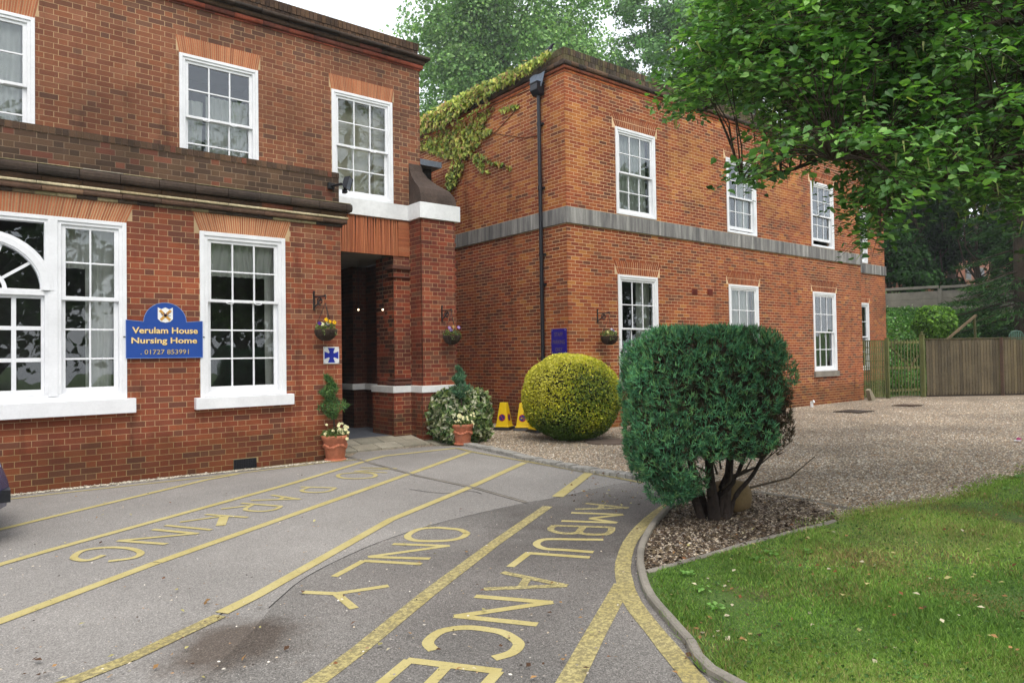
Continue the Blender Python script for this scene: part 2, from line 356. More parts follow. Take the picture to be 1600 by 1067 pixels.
strip([(-120, 925), (0, 883), (90, 857), (461, 754.5), (579, 718.5), (600, 713), (713, 700.5)], .09, .0094)
strip([(-150, 1025), (0, 972), (191, 900), (244, 880)], .10, .0086); strip([(246, 879.5), (630, 744), (648, 738), (733, 707)], .10, .0086)
strip([(20, 1100), (109, 1067), (205, 1029), (344, 963)], .10, .0088, 'yellow_worn'); strip([(346, 959), (400, 932), (610, 813), (734, 762), (820, 723)], .10, .0090)
strip([(440, 1100), (494, 1067), (560, 1018), (671, 927), (771.5, 851), (856, 792)], .11, .0092, 'yellow_worn'); strip([(871, 777), (920, 740)], .13, .0096)
strip([(713, 700.5), (738, 706.5), (820, 721), (923, 739.5), (1004, 755)], .07, .0098, 'yellow_worn')
strip([(1086, 774), (1060, 781), (1030, 800), (1005, 822), (984, 849), (974, 880), (975, 905), (989, 944), (1030, 997), (1086, 1067), (1140, 1150)], .118, .0102, 'yellow_worn', sm=4)
strip([(973, 914), (930, 992), (890, 1067), (850, 1140)], .125, .0084, 'yellow_worn')
def Zm(ox, oy, s, pts): return [(ox+x/s, oy+y/s) for x, y in pts]
A1 = lambda p: Zm(560, 770, 3.593, p); A2 = lambda p: Zm(460, 800, 5.333, p); A3 = lambda p: Zm(90, 710, 2.963, p); A4 = lambda p: Zm(500, 680, 2.909, p)
zz = [.0086]
def letter(w, *strokes, mat='yellow'):
    mb = MB()
    for st in strokes:
        zz[0] += .00002; P = np.array([onZ(*p, 0) for p in st])
        if len(P) > 4: P = smooth_line(P, 4)
        V = []
        for i, p in enumerate(P):
            d1 = P[min(i+1, len(P)-1)]-P[i] if i < len(P)-1 else P[i]-P[i-1]; d0 = P[i]-P[i-1] if i else d1
            d1 = d1[:2]/(np.linalg.norm(d1[:2])+1e-9); d0 = d0[:2]/(np.linalg.norm(d0[:2])+1e-9); d = d0+d1
            if np.linalg.norm(d) < .45: d = d1
            d /= np.linalg.norm(d); k = min(1/max(abs(d@d1), .5), 1.6); nn = np.array([-d[1], d[0]])*w/2*k
            V += [(p[0]+nn[0], p[1]+nn[1], zz[0]), (p[0]-nn[0], p[1]-nn[1], zz[0])]
        mb.arr(V, [(2*i, 2*i+1, 2*i+3, 2*i+2) for i in range(len(P)-1)])
    obj('painted_letter', mb, M[mat], tarmac_o)
w = .064
letter(w, A1([(1275, 62), (1515, 87)]), A1([(1218, 95), (1515, 87)]), A1([(1370, 74), (1355, 93)]), mat='yellow_worn')
letter(w, A1([(1195, 115), (1485, 125)]), A1([(1485, 125), (1300, 147)]), A1([(1300, 147), (1450, 171)]), A1([(1140, 161), (1450, 171)]))
letter(w, A1([(1095, 187), (1425, 197)]), A1([(1422, 197), (1420, 215), (1395, 234), (1340, 238), (1270, 234), (1240, 222), (1262, 194)]), A1([(1100, 187), (1078, 207), (1110, 224), (1170, 232), (1225, 228), (1245, 215), (1262, 194)]), mat='yellow_worn')
letter(w, A1([(1375, 267), (1220, 265), (1060, 264), (1010, 278), (1003, 298), (1050, 318), (1150, 324), (1320, 337)]))
letter(w, A1([(1300, 367), (955, 342)]), A1([(960, 338), (852, 420)]))
letter(w, A1([(808, 450), (1170, 527)]), A1([(1170, 525), (705, 545)]), A1([(950, 482), (915, 535)]), mat='yellow_worn')
letter(w, A1([(655, 585), (1090, 622)]), A1([(1090, 618), (540, 700)]), A1([(540, 696), (1005, 745)]))
letter(w*1.05, A1([(425, 890), (390, 845), (450, 790), (530, 768), (620, 762), (720, 772), (810, 790), (880, 830), (900, 862), (860, 905), (760, 935)]))
letter(w, A1([(270, 945), (800, 1010)]), A1([(285, 945), (120, 1085), (10, 1180)]), A1([(500, 975), (400, 1080), (330, 1150)]), A1([(785, 1008), (720, 1080), (660, 1150)]))
letter(.065, A2([(1440, 182), (1380, 152), (1280, 142), (1180, 135), (1040, 148), (945, 200), (985, 238), (1130, 248), (1300, 240), (1400, 215), (1440, 182)]))
letter(.06, A2([(820, 272), (1290, 288)]), A2([(1290, 286), (615, 380)]), A2([(620, 380), (1130, 395)]))
letter(.06, A2([(1060, 440), (572, 412)]), A2([(580, 410), (330, 545)]))
letter(.06, A2([(75, 675), (345, 688)]), A2([(335, 690), (785, 622)]), A2([(345, 684), (500, 812)]))
letter(.045, A4([(185, 149), (350, 153)]), A4([(350, 153), (155, 165)]), A4([(158, 165), (305, 172)]))
letter(.055, A4([(255, 184), (235, 175), (165, 172), (95, 178), (82, 188), (110, 197), (175, 199), (240, 193), (255, 184)]))
letter(.05, A3([(1125, 152), (1288, 157)]), A3([(1288, 157), (1255, 172), (1205, 178), (1150, 176), (1130, 168), (1165, 154)]))
letter(.05, A3([(990, 190), (1122, 210)]), A3([(1122, 208), (895, 215)]), A3([(1048, 198), (1025, 213)]))
letter(.05, A3([(850, 228), (1038, 242)]), A3([(1036, 242), (1010, 256), (960, 265), (900, 264), (868, 256), (905, 234)]), A3([(880, 240), (757, 255)]))
letter(.05, A3([(685, 280), (880, 294)]), A3([(755, 289), (565, 316)])); letter(.09, A3([(772, 290), (755, 332)]))
letter(.05, A3([(500, 331), (712, 352)]))
letter(.058, A3([(440, 350), (650, 370)]), A3([(650, 368), (277, 403)]), A3([(280, 402), (505, 418)]))
letter(.058, A3([(235, 498), (350, 482), (385, 458), (330, 438), (225, 434), (120, 448), (75, 478), (100, 492), (150, 492), (213, 469)]))
# drain channel across the tarmac, and the crack along the edge of the old patch
M['crack'] = pmat('crack', (.02, .019, .018), .95, 60, .3)
strip([(420, 951), (440, 933), (470, 908), (520, 880), (600, 845), (700, 814), (823, 786), (871, 778), (960, 758), (1000, 753)], .008, .0076, 'crack', 'tarmac_crack', sm=3)
strip([(640, 765), (690, 771), (735, 768), (752, 772)], .012, .0077, 'crack', 'tarmac_crack', sm=3); strip([(205, 1029), (300, 985), (350, 958), (400, 934), (445, 912)], .010, .0078, 'crack', 'tarmac_crack', sm=3)
strip([(540, 713), (569, 721.5), (651, 744), (741, 763), (823, 786)], .04, .0115, 'concrete', 'drain_channel'); strip([(545, 714), (651, 743.2), (741, 762), (823, 785)], .010, .0125, 'iron', 'drain_slot')

# kerbs: each unit is a part
def kerb_run(name, P, wid, h, gap, seg, mat, side=1, z0=-.03, jit=0., cols=None, label=None, m='concrete'):
    root = bpy.data.objects.new(name, None); SC.collection.objects.link(root); root.location = (P[0][0], P[0][1], 0); root['kind'] = 'structure'
    P = np.asarray(P)[:, :2]; d = np.r_[0, np.cumsum(np.hypot(*np.diff(P, axis=0).T))]
    t = 0
    while t < d[-1]-.02:
        s = seg*(1+rng.uniform(-jit, jit)); e = min(t+s-gap, d[-1])
        k = max(2, int((e-t)/.15)+1); q = np.linspace(t, e, k); xy = np.stack([np.interp(q, d, P[:, 0]), np.interp(q, d, P[:, 1])], -1)
        hh = h+rng.uniform(-1, 1)*jit*.03; V = []
        for i in range(k):
            dd = xy[min(i+1, k-1)]-xy[max(i-1, 0)]; dd /= np.linalg.norm(dd); nn = np.array([-dd[1], dd[0]])*side
            a = xy[i]; b_ = xy[i]+nn*wid*(1+rng.uniform(-jit, jit)*.3)
            V += [(*a, z0), (*a, hh-.01), (*(a+nn*.01), hh), (*(b_-nn*.01), hh), (*b_, hh-.01), (*b_, z0)]
        F = [(6*i+j, 6*i+j+1, 6*i+j+7, 6*i+j+6) for i in range(k-1) for j in range(5)]
        if side > 0: F = [f[::-1] for f in F]
        mb = MB(); mb.arr(V, F); mb.poly([V[j] for j in range(6)]+V[-6:], [tuple(range(6)), tuple(range(11, 5, -1))])
        obj('kerbstone', mb, M[m], root); t += s
    return root
kerb_run('garden_kerb', KERB[3:], .055, .055, .006, .9, None, side=1)
M['sett'] = pmat('granite_sett', S(150, 147, 140, .95), .9, 50, .3, bstr=.4, big=9, bamt=.3)
kerb_run('stone_sett_kerb', SETT, .17, .06, .012, .12, None, side=1, jit=.25, m='sett')
kerb_run('lawn_edging', GE[:27], .05, .035, .006, .9, None, side=1)
kerb_run('path_edging', G([(1098, 770), (1165, 768), (1262, 783), (1340, 800)]), .05, .022, .006, .6, None, side=1)

# ------------------------------------------------------------------ bricks
PAL = {
 'up': [(140,90,70),(132,82,64),(146,96,76),(126,78,62),(136,86,66),(142,88,66)],
 'updark': [(112,76,64),(104,72,62),(120,84,70),(114,74,60)],
 'low': [(154,84,60),(146,76,56),(140,74,58),(160,90,64),(150,82,62),(138,76,60)],
 'lowdark': [(122,74,60),(114,70,60),(128,80,66)],
 'soot': [(88,68,58),(80,62,54),(96,74,60),(76,60,52),(102,78,64)],
 'right': [(166,90,58),(156,80,52),(172,98,62),(148,74,52),(162,86,56),(144,72,52)],
 'rightdark': [(128,72,56),(116,68,56),(136,84,66)],
 'orange': [(184,116,66),(176,106,60),(170,100,60),(188,124,72),(162,92,56)],
 'porch_shaded': [(84,44,36),(76,40,34),(92,48,38),(64,38,34)],  # porch brick darkened, shade of the deep passage put into its colour
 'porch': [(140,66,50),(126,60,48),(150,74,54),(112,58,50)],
}
PALL = {k: [S(c[0], c[1]-1, c[2]-(9 if k in ('right', 'orange', 'rightdark') else 6), .84) for c in v] for k, v in PAL.items()}
def pick(*w):   # pick(('up', .9), ('updark', .1))
    t = random.random()*sum(x[1] for x in w)
    for k, p in w:
        t -= p
        if t <= 0: return k, random.randrange(len(PALL[k]))
    return w[-1][0], 0
def lay(store, ax, c, u0, u1, z0, z1, colf, holes=(), course=.0808, L=.2325, Hd=.1165, bond='flemish', j=.0072, proud=.0018, uoff=0, soldier=False):
    nrow = int(round((z1-z0)/course)); course = (z1-z0)/nrow
    for r in range(nrow):
        za, zb = z0+r*course, z0+(r+1)*course
        if bond == 'flemish': seq = [L, Hd]; st = u0-(0 if r % 2 else (L+Hd)/2)-uoff
        elif bond == 'stretcher': seq = [L]; st = u0-(0 if r % 2 else L/2)-uoff
        else: seq = [Hd]; st = u0-(0 if r % 2 else Hd/2)-uoff
        u = st; i = 0
        while u < u1-.01:
            w_ = seq[i % len(seq)]; a, b = max(u, u0), min(u+w_, u1); u += w_; i += 1
            if b-a < .02: continue
            segs = [(a, b)]
            for (ha, hb, hz0, hz1) in holes:
                if (za+zb)/2 > hz0 and (za+zb)/2 < hz1:
                    ns = []
                    for (p, q) in segs:
                        if q <= ha or p >= hb: ns.append((p, q)); continue
                        if p < ha-.02: ns.append((p, ha))
                        if q > hb+.02: ns.append((hb, q))
                    segs = ns
            for (p, q) in segs:
                if q-p < .025: continue
                store.append((ax, c, round(p+(j/2 if p > u0+.001 else 0), 3), round(q-(j/2 if q < u1-.001 else 0), 3), za+j/2, zb-j/2, proud+random.uniform(-.0006, .0008), colf((p+q)/2, (za+zb)/2)))
def brick_box(b):
    ax, c, p, q, za, zb, pr, col = b
    if ax == 'y': return (p, q, c-pr, c+.02, za, zb)
    if ax == 'x': return (c-pr, c+.02, p, q, za, zb)
    if ax == 'x+': return (c-.02, c+pr, p, q, za, zb)
cache = {}
def build_bricks(store, parent, n_own=290, mat='brick'):
    B = np.array([brick_box(b) for b in store]); ctr = np.stack([(B[:, 0]+B[:, 1])/2, (B[:, 2]+B[:, 3])/2, (B[:, 4]+B[:, 5])/2], -1)
    d = ctr-CAM; z = d@_f; px = 800+FOC*(d@_r)/z; py = 533.5-FOC*(d@_u)/z
    wpx = np.where(np.array([b[0] == 'y' for b in store]), np.abs(B[:, 1]-B[:, 0]), np.abs(B[:, 3]-B[:, 2])*.5)
    area = wpx*(B[:, 5]-B[:, 4])/z**2; area[(px < 8) | (px > 1592) | (py < 5) | (py > 1060) | (z < .5)] = 0
    for i, b in enumerate(store):
        if b[4] < .02: area[i] = 0
    pickd = set(np.argsort(-area)[:n_own].tolist())
    off = root_off(parent); V = []; C = []
    for i, b in enumerate(store):
        col = PALL[b[7][0]][b[7][1]]; x0, x1, y0, y1, z0, z1 = B[i]
        if i in pickd:
            key = (b[0], round(x1-x0, 2), round(y1-y0, 2), round(z1-z0, 3), b[7])
            if key not in cache:
                mb = MB(); hx, hy, hz = (x1-x0)/2, (y1-y0)/2, (z1-z0)/2; mb.box(-hx, hx, -hy, hy, -hz, hz, col)
                me = mb.mesh('brick'); me.materials.append(M[mat]); cache[key] = me
            o = bpy.data.objects.new('brick', cache[key]); SC.collection.objects.link(o); o.parent = parent; o.location = ctr[i]-off
            continue
        V.append([(x0,y0,z0),(x1,y0,z0),(x1,y1,z0),(x0,y1,z0),(x0,y0,z1),(x1,y0,z1),(x1,y1,z1),(x0,y1,z1)]); C.append(np.tile(col*(1+random.uniform(-.06, .06)), (5, 1)))
    k = np.arange(len(V))*8
    ax = [b for i, b in enumerate(store) if i not in pickd]
    fy = np.array([(0,3,2,1),(4,5,6,7),(0,1,5,4),(1,2,6,5),(3,0,4,7)]); fx = np.array([(0,3,2,1),(4,5,6,7),(0,1,5,4),(2,3,7,6),(3,0,4,7)]); fxp = np.array([(0,3,2,1),(4,5,6,7),(0,1,5,4),(2,3,7,6),(1,2,6,5)])
    F = np.array([{'y': fy, 'x': fx, 'x+': fxp}[b[0]]+k[i] for i, b in enumerate(ax)]).reshape(-1, 4)
    mb = MB(); mb.arr(np.array(V).reshape(-1, 3), F, np.vstack(C))
    o = obj('brickwork', mb, M[mat], parent, kind='stuff')
def backing(mb, ax, c, u0, u1, z0, z1, holes=(), t=.22):
    us = sorted({u0, u1, *[min(max(h[i], u0), u1) for h in holes for i in (0, 1)]}); zs = sorted({z0, z1, *[min(max(h[i], z0), z1) for h in holes for i in (2, 3)]})
    for a, b in zip(us, us[1:]):
        for e, g in zip(zs, zs[1:]):
            cu, cz = (a+b)/2, (e+g)/2
            if any(h[0] < cu < h[1] and h[2] < cz < h[3] for h in holes): continue
            if ax == 'y': mb.box(a, b, c, c+t, e, g)
            elif ax == 'x': mb.box(c, c+t, a, b, e, g)
            else: mb.box(c-t, c, a, b, e, g)
def fan(mb, c, u0, u1, z0, z1, splay, n, cols, proud=.012, j=.005, rows=1, wob=0):
    """voussoirs of a flat arch, each a thin wedge; joints between them"""
    for r in range(rows):
        for k in range(n):
            ta, tb = k/n, (k+1)/n; f0, f1 = r/rows, (r+1)/rows
            def U(t, f): return (u0-splay*f)+t*((u1+splay*f)-(u0-splay*f))
            a0, b0, a1, b1 = U(ta, f0)+j/2, U(tb, f0)-j/2, U(ta, f1)+j/2, U(tb, f1)-j/2
            w_ = random.uniform(-wob, wob); a1 += w_; b1 += w_
            za, zb = z0+(z1-z0)*f0+(j/2 if rows > 1 else 0), z0+(z1-z0)*f1-(j/2 if rows > 1 else 0)
            pr = proud+random.uniform(-.002, .002)
            mb.prism([(a0, c-pr, za), (b0, c-pr, za), (b1, c-pr, zb), (a1, c-pr, zb)], (0, .03+pr, 0), random.choice(cols)*random.uniform(.9, 1.1))

# ------------------------------------------------------------------ windows
def quad_ring(mb, u0, u1, z0, z1, w_, y0, y1, wb=None, wt=None):
    wb = wb or w_; wt = wt or w_
    mb.box(u0, u0+w_, y0, y1, z0, z1); mb.box(u1-w_, u1, y0, y1, z0, z1); mb.box(u0+w_, u1-w_, y0, y1, z0, z0+wb); mb.box(u0+w_, u1-w_, y0, y1, z1-wt, z1)
def sash(parent, name, u0, u1, z0, z1, cols, rows, yf, stile=.05, rail_b=.05, rail_t=.045, bar=.022, depth=.04):
    mb = MB(); quad_ring(mb, u0, u1, z0, z1, stile, yf, yf+depth, rail_b, rail_t)
    gu0, gu1, gz0, gz1 = u0+stile, u1-stile, z0+rail_b, z1-rail_t
    pw = (gu1-gu0-(cols-1)*bar)/cols; ph = (gz1-gz0-(rows-1)*bar)/rows
    for k in range(1, cols): x = gu0+k*pw+(k-1)*bar; mb.box(x, x+bar, yf+.004, yf+depth-.004, gz0, gz1)
    for k in range(1, rows): z = gz0+k*ph+(k-1)*bar; mb.box(gu0, gu1, yf+.0065, yf+depth-.0065, z, z+bar)
    obj(name, mb, M['white'], parent, bevel=.003)
    for a in range(cols):
        for b in range(rows):
            x = gu0+a*(pw+bar)-.004; z = gz0+b*(ph+bar)-.004; mb = MB(); y = yf+depth*.55
            q = rng.uniform(-.0022, .0022, 4)
            mb.poly([(x, y+q[0], z), (x+pw+.008, y+q[1], z), (x+pw+.008, y+q[2], z+ph+.008), (x, y+q[3], z+ph+.008)], [(0, 1, 2, 3)])
            obj('pane', mb, M['glass'], parent)
def pleats(u0, u1, z0, z1, y, amp=.03, per=.11, gather=0., flat=False):
    mb = MB(); n = max(8, int((u1-u0)/.012)); m_ = 8; V = []
    for i in range(m_+1):
        f = i/m_; zc = z0+(z1-z0)*f
        for k in range(n+1):
            t = k/n; w_ = 1-gather*(1-f)**1.5
            V.append((u0+(u1-u0)*(t*w_), y+amp*(1-.4*f)*math.sin(2*PI*(t*(u1-u0)/per)+1.3*math.sin(3*f+t*9)), zc))
    mb.arr(V, [(i*(n+1)+k, i*(n+1)+k+1, (i+1)*(n+1)+k+1, (i+1)*(n+1)+k) for i in range(m_) for k in range(n)]); return mb
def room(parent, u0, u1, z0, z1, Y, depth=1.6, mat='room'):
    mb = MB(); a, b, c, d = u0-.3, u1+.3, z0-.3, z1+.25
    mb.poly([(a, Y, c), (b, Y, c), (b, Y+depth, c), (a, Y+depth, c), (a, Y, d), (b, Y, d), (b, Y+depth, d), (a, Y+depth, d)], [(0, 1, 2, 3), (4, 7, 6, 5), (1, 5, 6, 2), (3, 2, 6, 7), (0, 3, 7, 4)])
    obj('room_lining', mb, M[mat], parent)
def window(parent, Y, u0, u1, z0, z1, cols, r_up, r_lo, sill=None, frame=.075, curtains=(), dark='room', open_=0, handles=True, sillmat='white'):
    mb = MB(); fw = frame
    quad_ring(mb, u0, u1, z0, z1, fw*.55, Y-.022, Y+.12, wb=.045); quad_ring(mb, u0+fw*.55, u1-fw*.55, z0+.045, z1-fw*.55, fw*.45, Y-.008, Y+.12, wb=.02)
    w_ = obj('window', mb, M['white'], parent, bevel=.004)
    a, b, c, d = u0+fw, u1-fw, z0+.065, z1-fw; mid = c+(d-c)*r_lo/(r_up+r_lo)
    sash(w_, 'upper_sash', a, b, mid-.02, d, cols, r_up, Y+.015, rail_b=.04)
    sash(w_, 'lower_sash', a, b, c+open_, mid+.02+open_, cols, r_lo, Y+.06, rail_b=.08, rail_t=.04)
    if handles:
        mb = MB()
        for k in (.3, .7):
            x = a+(b-a)*k; mb.tube([(x-.05, Y+.01, mid-.015), (x-.045, Y-.01, mid-.035), (x, Y-.015, mid-.045), (x+.045, Y-.01, mid-.035), (x+.05, Y+.01, mid-.015)], .006, 6)
        obj('sash_handle', mb, M['white'], w_)
    if sill:
        mb = MB(); mb.box(u0-sill[0], u1+sill[0], Y-sill[2], Y+.1, z0-sill[1], z0-.002); obj('sill', mb, M[sillmat], w_, bevel=.006)
    for (x0, x1, q0, q1, g) in curtains:
        obj('curtain', pleats(u0+fw+(u1-u0-2*fw)*x0, u0+fw+(u1-u0-2*fw)*x1, z0+(z1-z0)*q0, z0+(z1-z0)*q1, Y+.17+.03*random.random(), gather=g), M['curtain'], w_, smooth=True)
    if dark == 'lightroom': mb = MB(); mb.box(u0-.1, u1+.1, Y+.34, Y+.35, z0, z1+.1); mb.box(u0+.95, u0+1.3, Y+.22, Y+.3, z0, z1); obj('lit_room_backing', mb, M['lightroom'], w_)  # added panel close behind the glass, standing in for lit room walls
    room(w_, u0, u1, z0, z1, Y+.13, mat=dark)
    return w_
M['lightroom'] = pmat('light_room', (.80, .74, .58), .9, 5, .1, bstr=0)  # tone raised so the interior reads as lit

# ------------------------------------------------------------------ the old brick house
Y1, Y2, Y3 = 10.56, 11.75, 11.30
house = thing('brick_house', (0, Y1, 0), 'old dark red brick house with white sash windows, projecting ground floor and recessed porch', 'house')
OR = [S(*c, .9) for c in ((184,112,74),(176,104,68),(192,122,84),(168,98,66))]
bw, w2 = (-1.29, 1.79, 1.12, 3.47), (2.72, 3.96, 1.08, 3.46)
u1w, u2w, u3w = (-.38, .86, 4.53, 6.45), (2.74, 3.97, 4.53, 6.46), (5.28, 6.51, 4.53, 6.46)
st = []
def cl(u, z):
    d = .10+.25*(z > 3.2)+.15*(z < .35)
    if z > 2.2 and u > 3.9 and random.random() < .5: return pick(('up', .8), ('lowdark', .3))
    return pick(('low', 1-d), ('lowdark', d))
lay(st, 'y', Y1, -5.2, 4.88, 0, 3.74, cl, [bw, w2, (3.17, 3.5, 0, .15), (bw[0]-.07, bw[1]+.07, 3.47, 3.74), (w2[0]-.07, w2[1]+.07, 3.46, 3.74)], course=.08)
lay(st, 'y', Y1, -5.2, 4.86, 4.12, 4.52, lambda u, z: pick(('soot', .85), ('lowdark', .2)), course=.08)
lay(st, 'y', Y1, -5.2, 4.86, 4.52, 4.61, lambda u, z: pick(('soot', 1), ('lowdark', .15)), course=.09, bond='header', Hd=.075, j=.008, proud=.012)
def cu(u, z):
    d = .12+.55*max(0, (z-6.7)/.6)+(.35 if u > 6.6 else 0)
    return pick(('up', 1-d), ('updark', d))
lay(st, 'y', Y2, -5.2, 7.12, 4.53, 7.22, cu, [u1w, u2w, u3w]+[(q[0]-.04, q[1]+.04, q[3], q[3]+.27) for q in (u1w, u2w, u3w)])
# porch opening side walls, pier
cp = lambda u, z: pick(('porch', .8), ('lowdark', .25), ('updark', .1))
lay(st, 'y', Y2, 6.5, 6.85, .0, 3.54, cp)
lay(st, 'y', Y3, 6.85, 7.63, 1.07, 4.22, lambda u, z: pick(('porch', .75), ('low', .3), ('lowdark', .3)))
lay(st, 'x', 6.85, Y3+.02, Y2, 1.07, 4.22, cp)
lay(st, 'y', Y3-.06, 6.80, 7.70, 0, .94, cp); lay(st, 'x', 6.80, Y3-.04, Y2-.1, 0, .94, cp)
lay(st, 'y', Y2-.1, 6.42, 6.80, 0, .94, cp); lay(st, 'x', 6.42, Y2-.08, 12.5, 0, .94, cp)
cq = lambda u, z: pick(('porch_shaded', 1))
lay(st, 'x', 6.5, Y2+.02, 12.45, 1.07, 3.54, lambda u, z: pick(('porch', .5), ('porch_shaded', .6)))
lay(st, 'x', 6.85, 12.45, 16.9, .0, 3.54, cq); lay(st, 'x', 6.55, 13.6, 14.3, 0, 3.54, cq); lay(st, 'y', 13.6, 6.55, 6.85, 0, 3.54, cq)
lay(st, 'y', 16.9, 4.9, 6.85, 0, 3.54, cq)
build_bricks(st, house, 292)
mb = MB()
backing(mb, 'y', Y1, -5.2, 4.88, -.1, 4.1, [bw, w2])
backing(mb, 'y', Y2, -5.2, 7.12, 4.24, 7.5, [u1w, u2w, u3w])
mb.box(4.66, 4.876, Y1+.22, 16.9, -.1, 4.2); mb.box(4.66, 4.86, Y1+.22, Y2-.01, 4.2, 4.59)      # returns
mb.box(-5.2, -5.0, Y1+.22, 18, 0, 7.4); mb.box(6.9, 7.117, Y2+.22, 18, 3.72, 7.5)
mb.box(6.5, 6.85, Y2, 12.45, 0, 3.54); mb.box(6.85, 7.6, Y3, 12.3, 0, 4.22); 
mb.box(4.9, 6.849, 16.9, 17.1, 0, 3.54); mb.box(6.80, 7.70, Y3-.06, 12.3, -.05, .94); mb.box(6.42, 6.80, Y2-.1, 12.5, -.05, .94)
obj('wall', mb, M['mortar'], house)
mb = MB(); mb.box(-5.2, 4.86, Y1, Y1+.3, 4.1, 4.6); obj('parapet_wall', mb, M['mortar_dark'], house)
mb = MB(); mb.box(6.85, 7.1, 12.3, 17.1, 0, 3.54); mb.box(6.55, 6.849, 13.6, 14.3, 0, 3.538); mb.box(4.88, 4.89, Y2+.1, 16.9, 0, 3.54); obj('porch_wall', mb, pmat('porch_mortar_shaded', S(104, 84, 70), .95), house)  # mortar darkened with the inner bricks, passage shade put into its colour
mb = MB(); mb.box(-5, 4.86, Y1+.2, Y2-.005, 4.1, 4.2); mb.box(-5, 6.9, Y2+.2, 18, 7.2, 7.3); mb.box(4.9, 6.85, Y2+.05, 17, 3.56, 3.7)
obj('roof', mb, M['concrete'], house)
# copings and mouldings: (z0, z1, projection, colour)
def mould(parent, name, layers, c, u0, u1, uend=0, side=None, mat='coping', seg=.23, h0=None):
    mb = MB()
    for (a, b, pr, cols) in layers:
        u = u0
        while u < u1+pr*uend-.01:
            e = min(u+seg*(1 if pr < .05 else 2)*random.uniform(.96, 1.04), u1+pr*uend); q = random.uniform(-.003, .004)
            col = random.choice(cols)*random.uniform(.92, 1.08); n = 5; prof = []
            for k in range(n+1):     # rounded nose
                t = -PI/2+PI*k/n; prof.append((pr-.3*(b-a)+.3*(b-a)*math.cos(t)+q, (a+b)/2+(b-a)/2*math.sin(t)))
            pts = [(-.05, a)]+prof+[(-.05, b)]
            if side is None: mb.prism([(u+.003, c-p_, z_) for p_, z_ in pts], (e-u-.006, 0, 0), col)
            else: mb.prism([(c-p_, u+.003, z_) for p_, z_ in pts][::-1], (0, e-u-.006, 0), col)
            u = e
    return obj(name, mb, M[mat], parent)
sootc = PALL['soot'][:3]; pale = [S(150,138,104,.9), S(168,154,120,.9), S(120,104,80), S(90,76,62)]
dk = [S(66,56,50), S(72,60,52), S(62,54,48)]
mould(house, 'cornice', [(3.73, 3.775, .03, pale+dk), (3.78, 3.85, .085, [S(104,80,66), S(120,94,74), S(92,72,60)]), (3.852, 3.886, .10, [S(186,172,138), S(204,190,156), S(170,154,120)]), (3.89, 3.97, .075, sootc+[PALL['lowdark'][0]]), (3.975, 4.095, .15, dk), (4.097, 4.108, .13, pale[:3]+[S(176,166,148)]), (4.109, 4.118, .08, dk)], Y1, -5.2, 4.88, 1)
mb = MB(); mb.box(-5.2, 4.86, Y1+.02, Y1+.35, 4.605, 4.62, S(80, 70, 62)); obj('coping', mb, M['coping'], house)
rd = [S(150,78,58), S(132,70,54), S(112,64,52)]
mould(house, 'cornice', [(7.22, 7.25, .02, rd), (7.255, 7.335, .06, rd), (7.34, 7.42, .09, sootc+rd[2:]), (7.425, 7.48, .17, dk)], Y2, -5.2, 7.12, 1)
st = []; lay(st, 'y', Y2-.02, -5.2, 7.10, 7.48, 7.60, lambda u, z: ('soot', random.randrange(5)), course=.12, bond='header', Hd=.078); lay(st, 'y', Y2-.03, -5.2, 7.10, 7.60, 7.75, lambda u, z: ('soot', random.randrange(5)), course=.15, bond='header', Hd=.078, uoff=.03)
mb = MB()
for b in st: mb.box(*brick_box(b), PALL['soot'][b[7][1]]*random.uniform(.8, 1.2))
mb.box(-5.2, 7.09, Y2-.012, Y2+.35, 7.48, 7.745, S(60, 54, 50)); obj('parapet_bricks', mb, M['coping'], house, kind='stuff')
# rubbed brick flat arches
mb = MB()
fan(mb, Y1, bw[0], bw[1], 3.475, 3.725, .10, 100, OR, proud=.004, j=.012); fan(mb, Y1, w2[0], w2[1], 3.465, 3.725, .10, 42, OR, proud=.004, j=.012)
for q in (u1w, u2w, u3w): fan(mb, Y2, q[0], q[1], q[3]+.005, q[3]+.275, .05, 40, OR, proud=.004, j=.009)
obj('window_arch', mb, M['rubbed'], house, kind='stuff')
mb = MB(); fan(mb, Y2-.01, 4.95, 6.6, 3.54, 4.225, .0, 60, OR, proud=.004, j=.009, wob=.014)
for k in range(24): z = 3.54+k*.0285; mb.box(6.603, 6.845, Y2-.022, Y2+.02, z, z+.0255, random.choice(OR)*random.uniform(.85, 1.1))
obj('porch_lintel', mb, M['rubbed'], house, kind='stuff')
# white bands
mb = MB(); mb.box(4.885, 6.799, Y2-.055, Y2+.1, 4.23, 4.52); obj('white_band', mb, M['whiteband'], house, bevel=.004)
mb = MB(); mb.box(6.80, 7.71, Y3-.05, 12.3, 4.225, 4.525); obj('white_band', mb, M['whiteband'], house, bevel=.004)
for q in ((6.40, 6.779, Y2-.12, 12.52), (6.78, 7.72, Y3-.08, 12.32), (6.78, 6.86, 12.52, 16.9), (6.50, 6.779, 13.55, 14.35), (4.9, 6.779, 16.85, 16.9)):
    mb = MB(); mb.box(*q, .942, 1.066); obj('white_band', mb, M['whiteband'], house, bevel=.004)
# jamb mouldings of the porch
mb = MB()
for z, pr, h in ((1.09, .05, .06), (1.17, .025, .04), (3.28, .05, .07), (3.12, .03, .035)):
    mb = MB(); mb.box(6.5-pr, 6.847, Y2-pr-.008, Y2+.25, z, z+h, S(96, 62, 50)); obj('moulding', mb, M['brick'], house, bevel=.012)
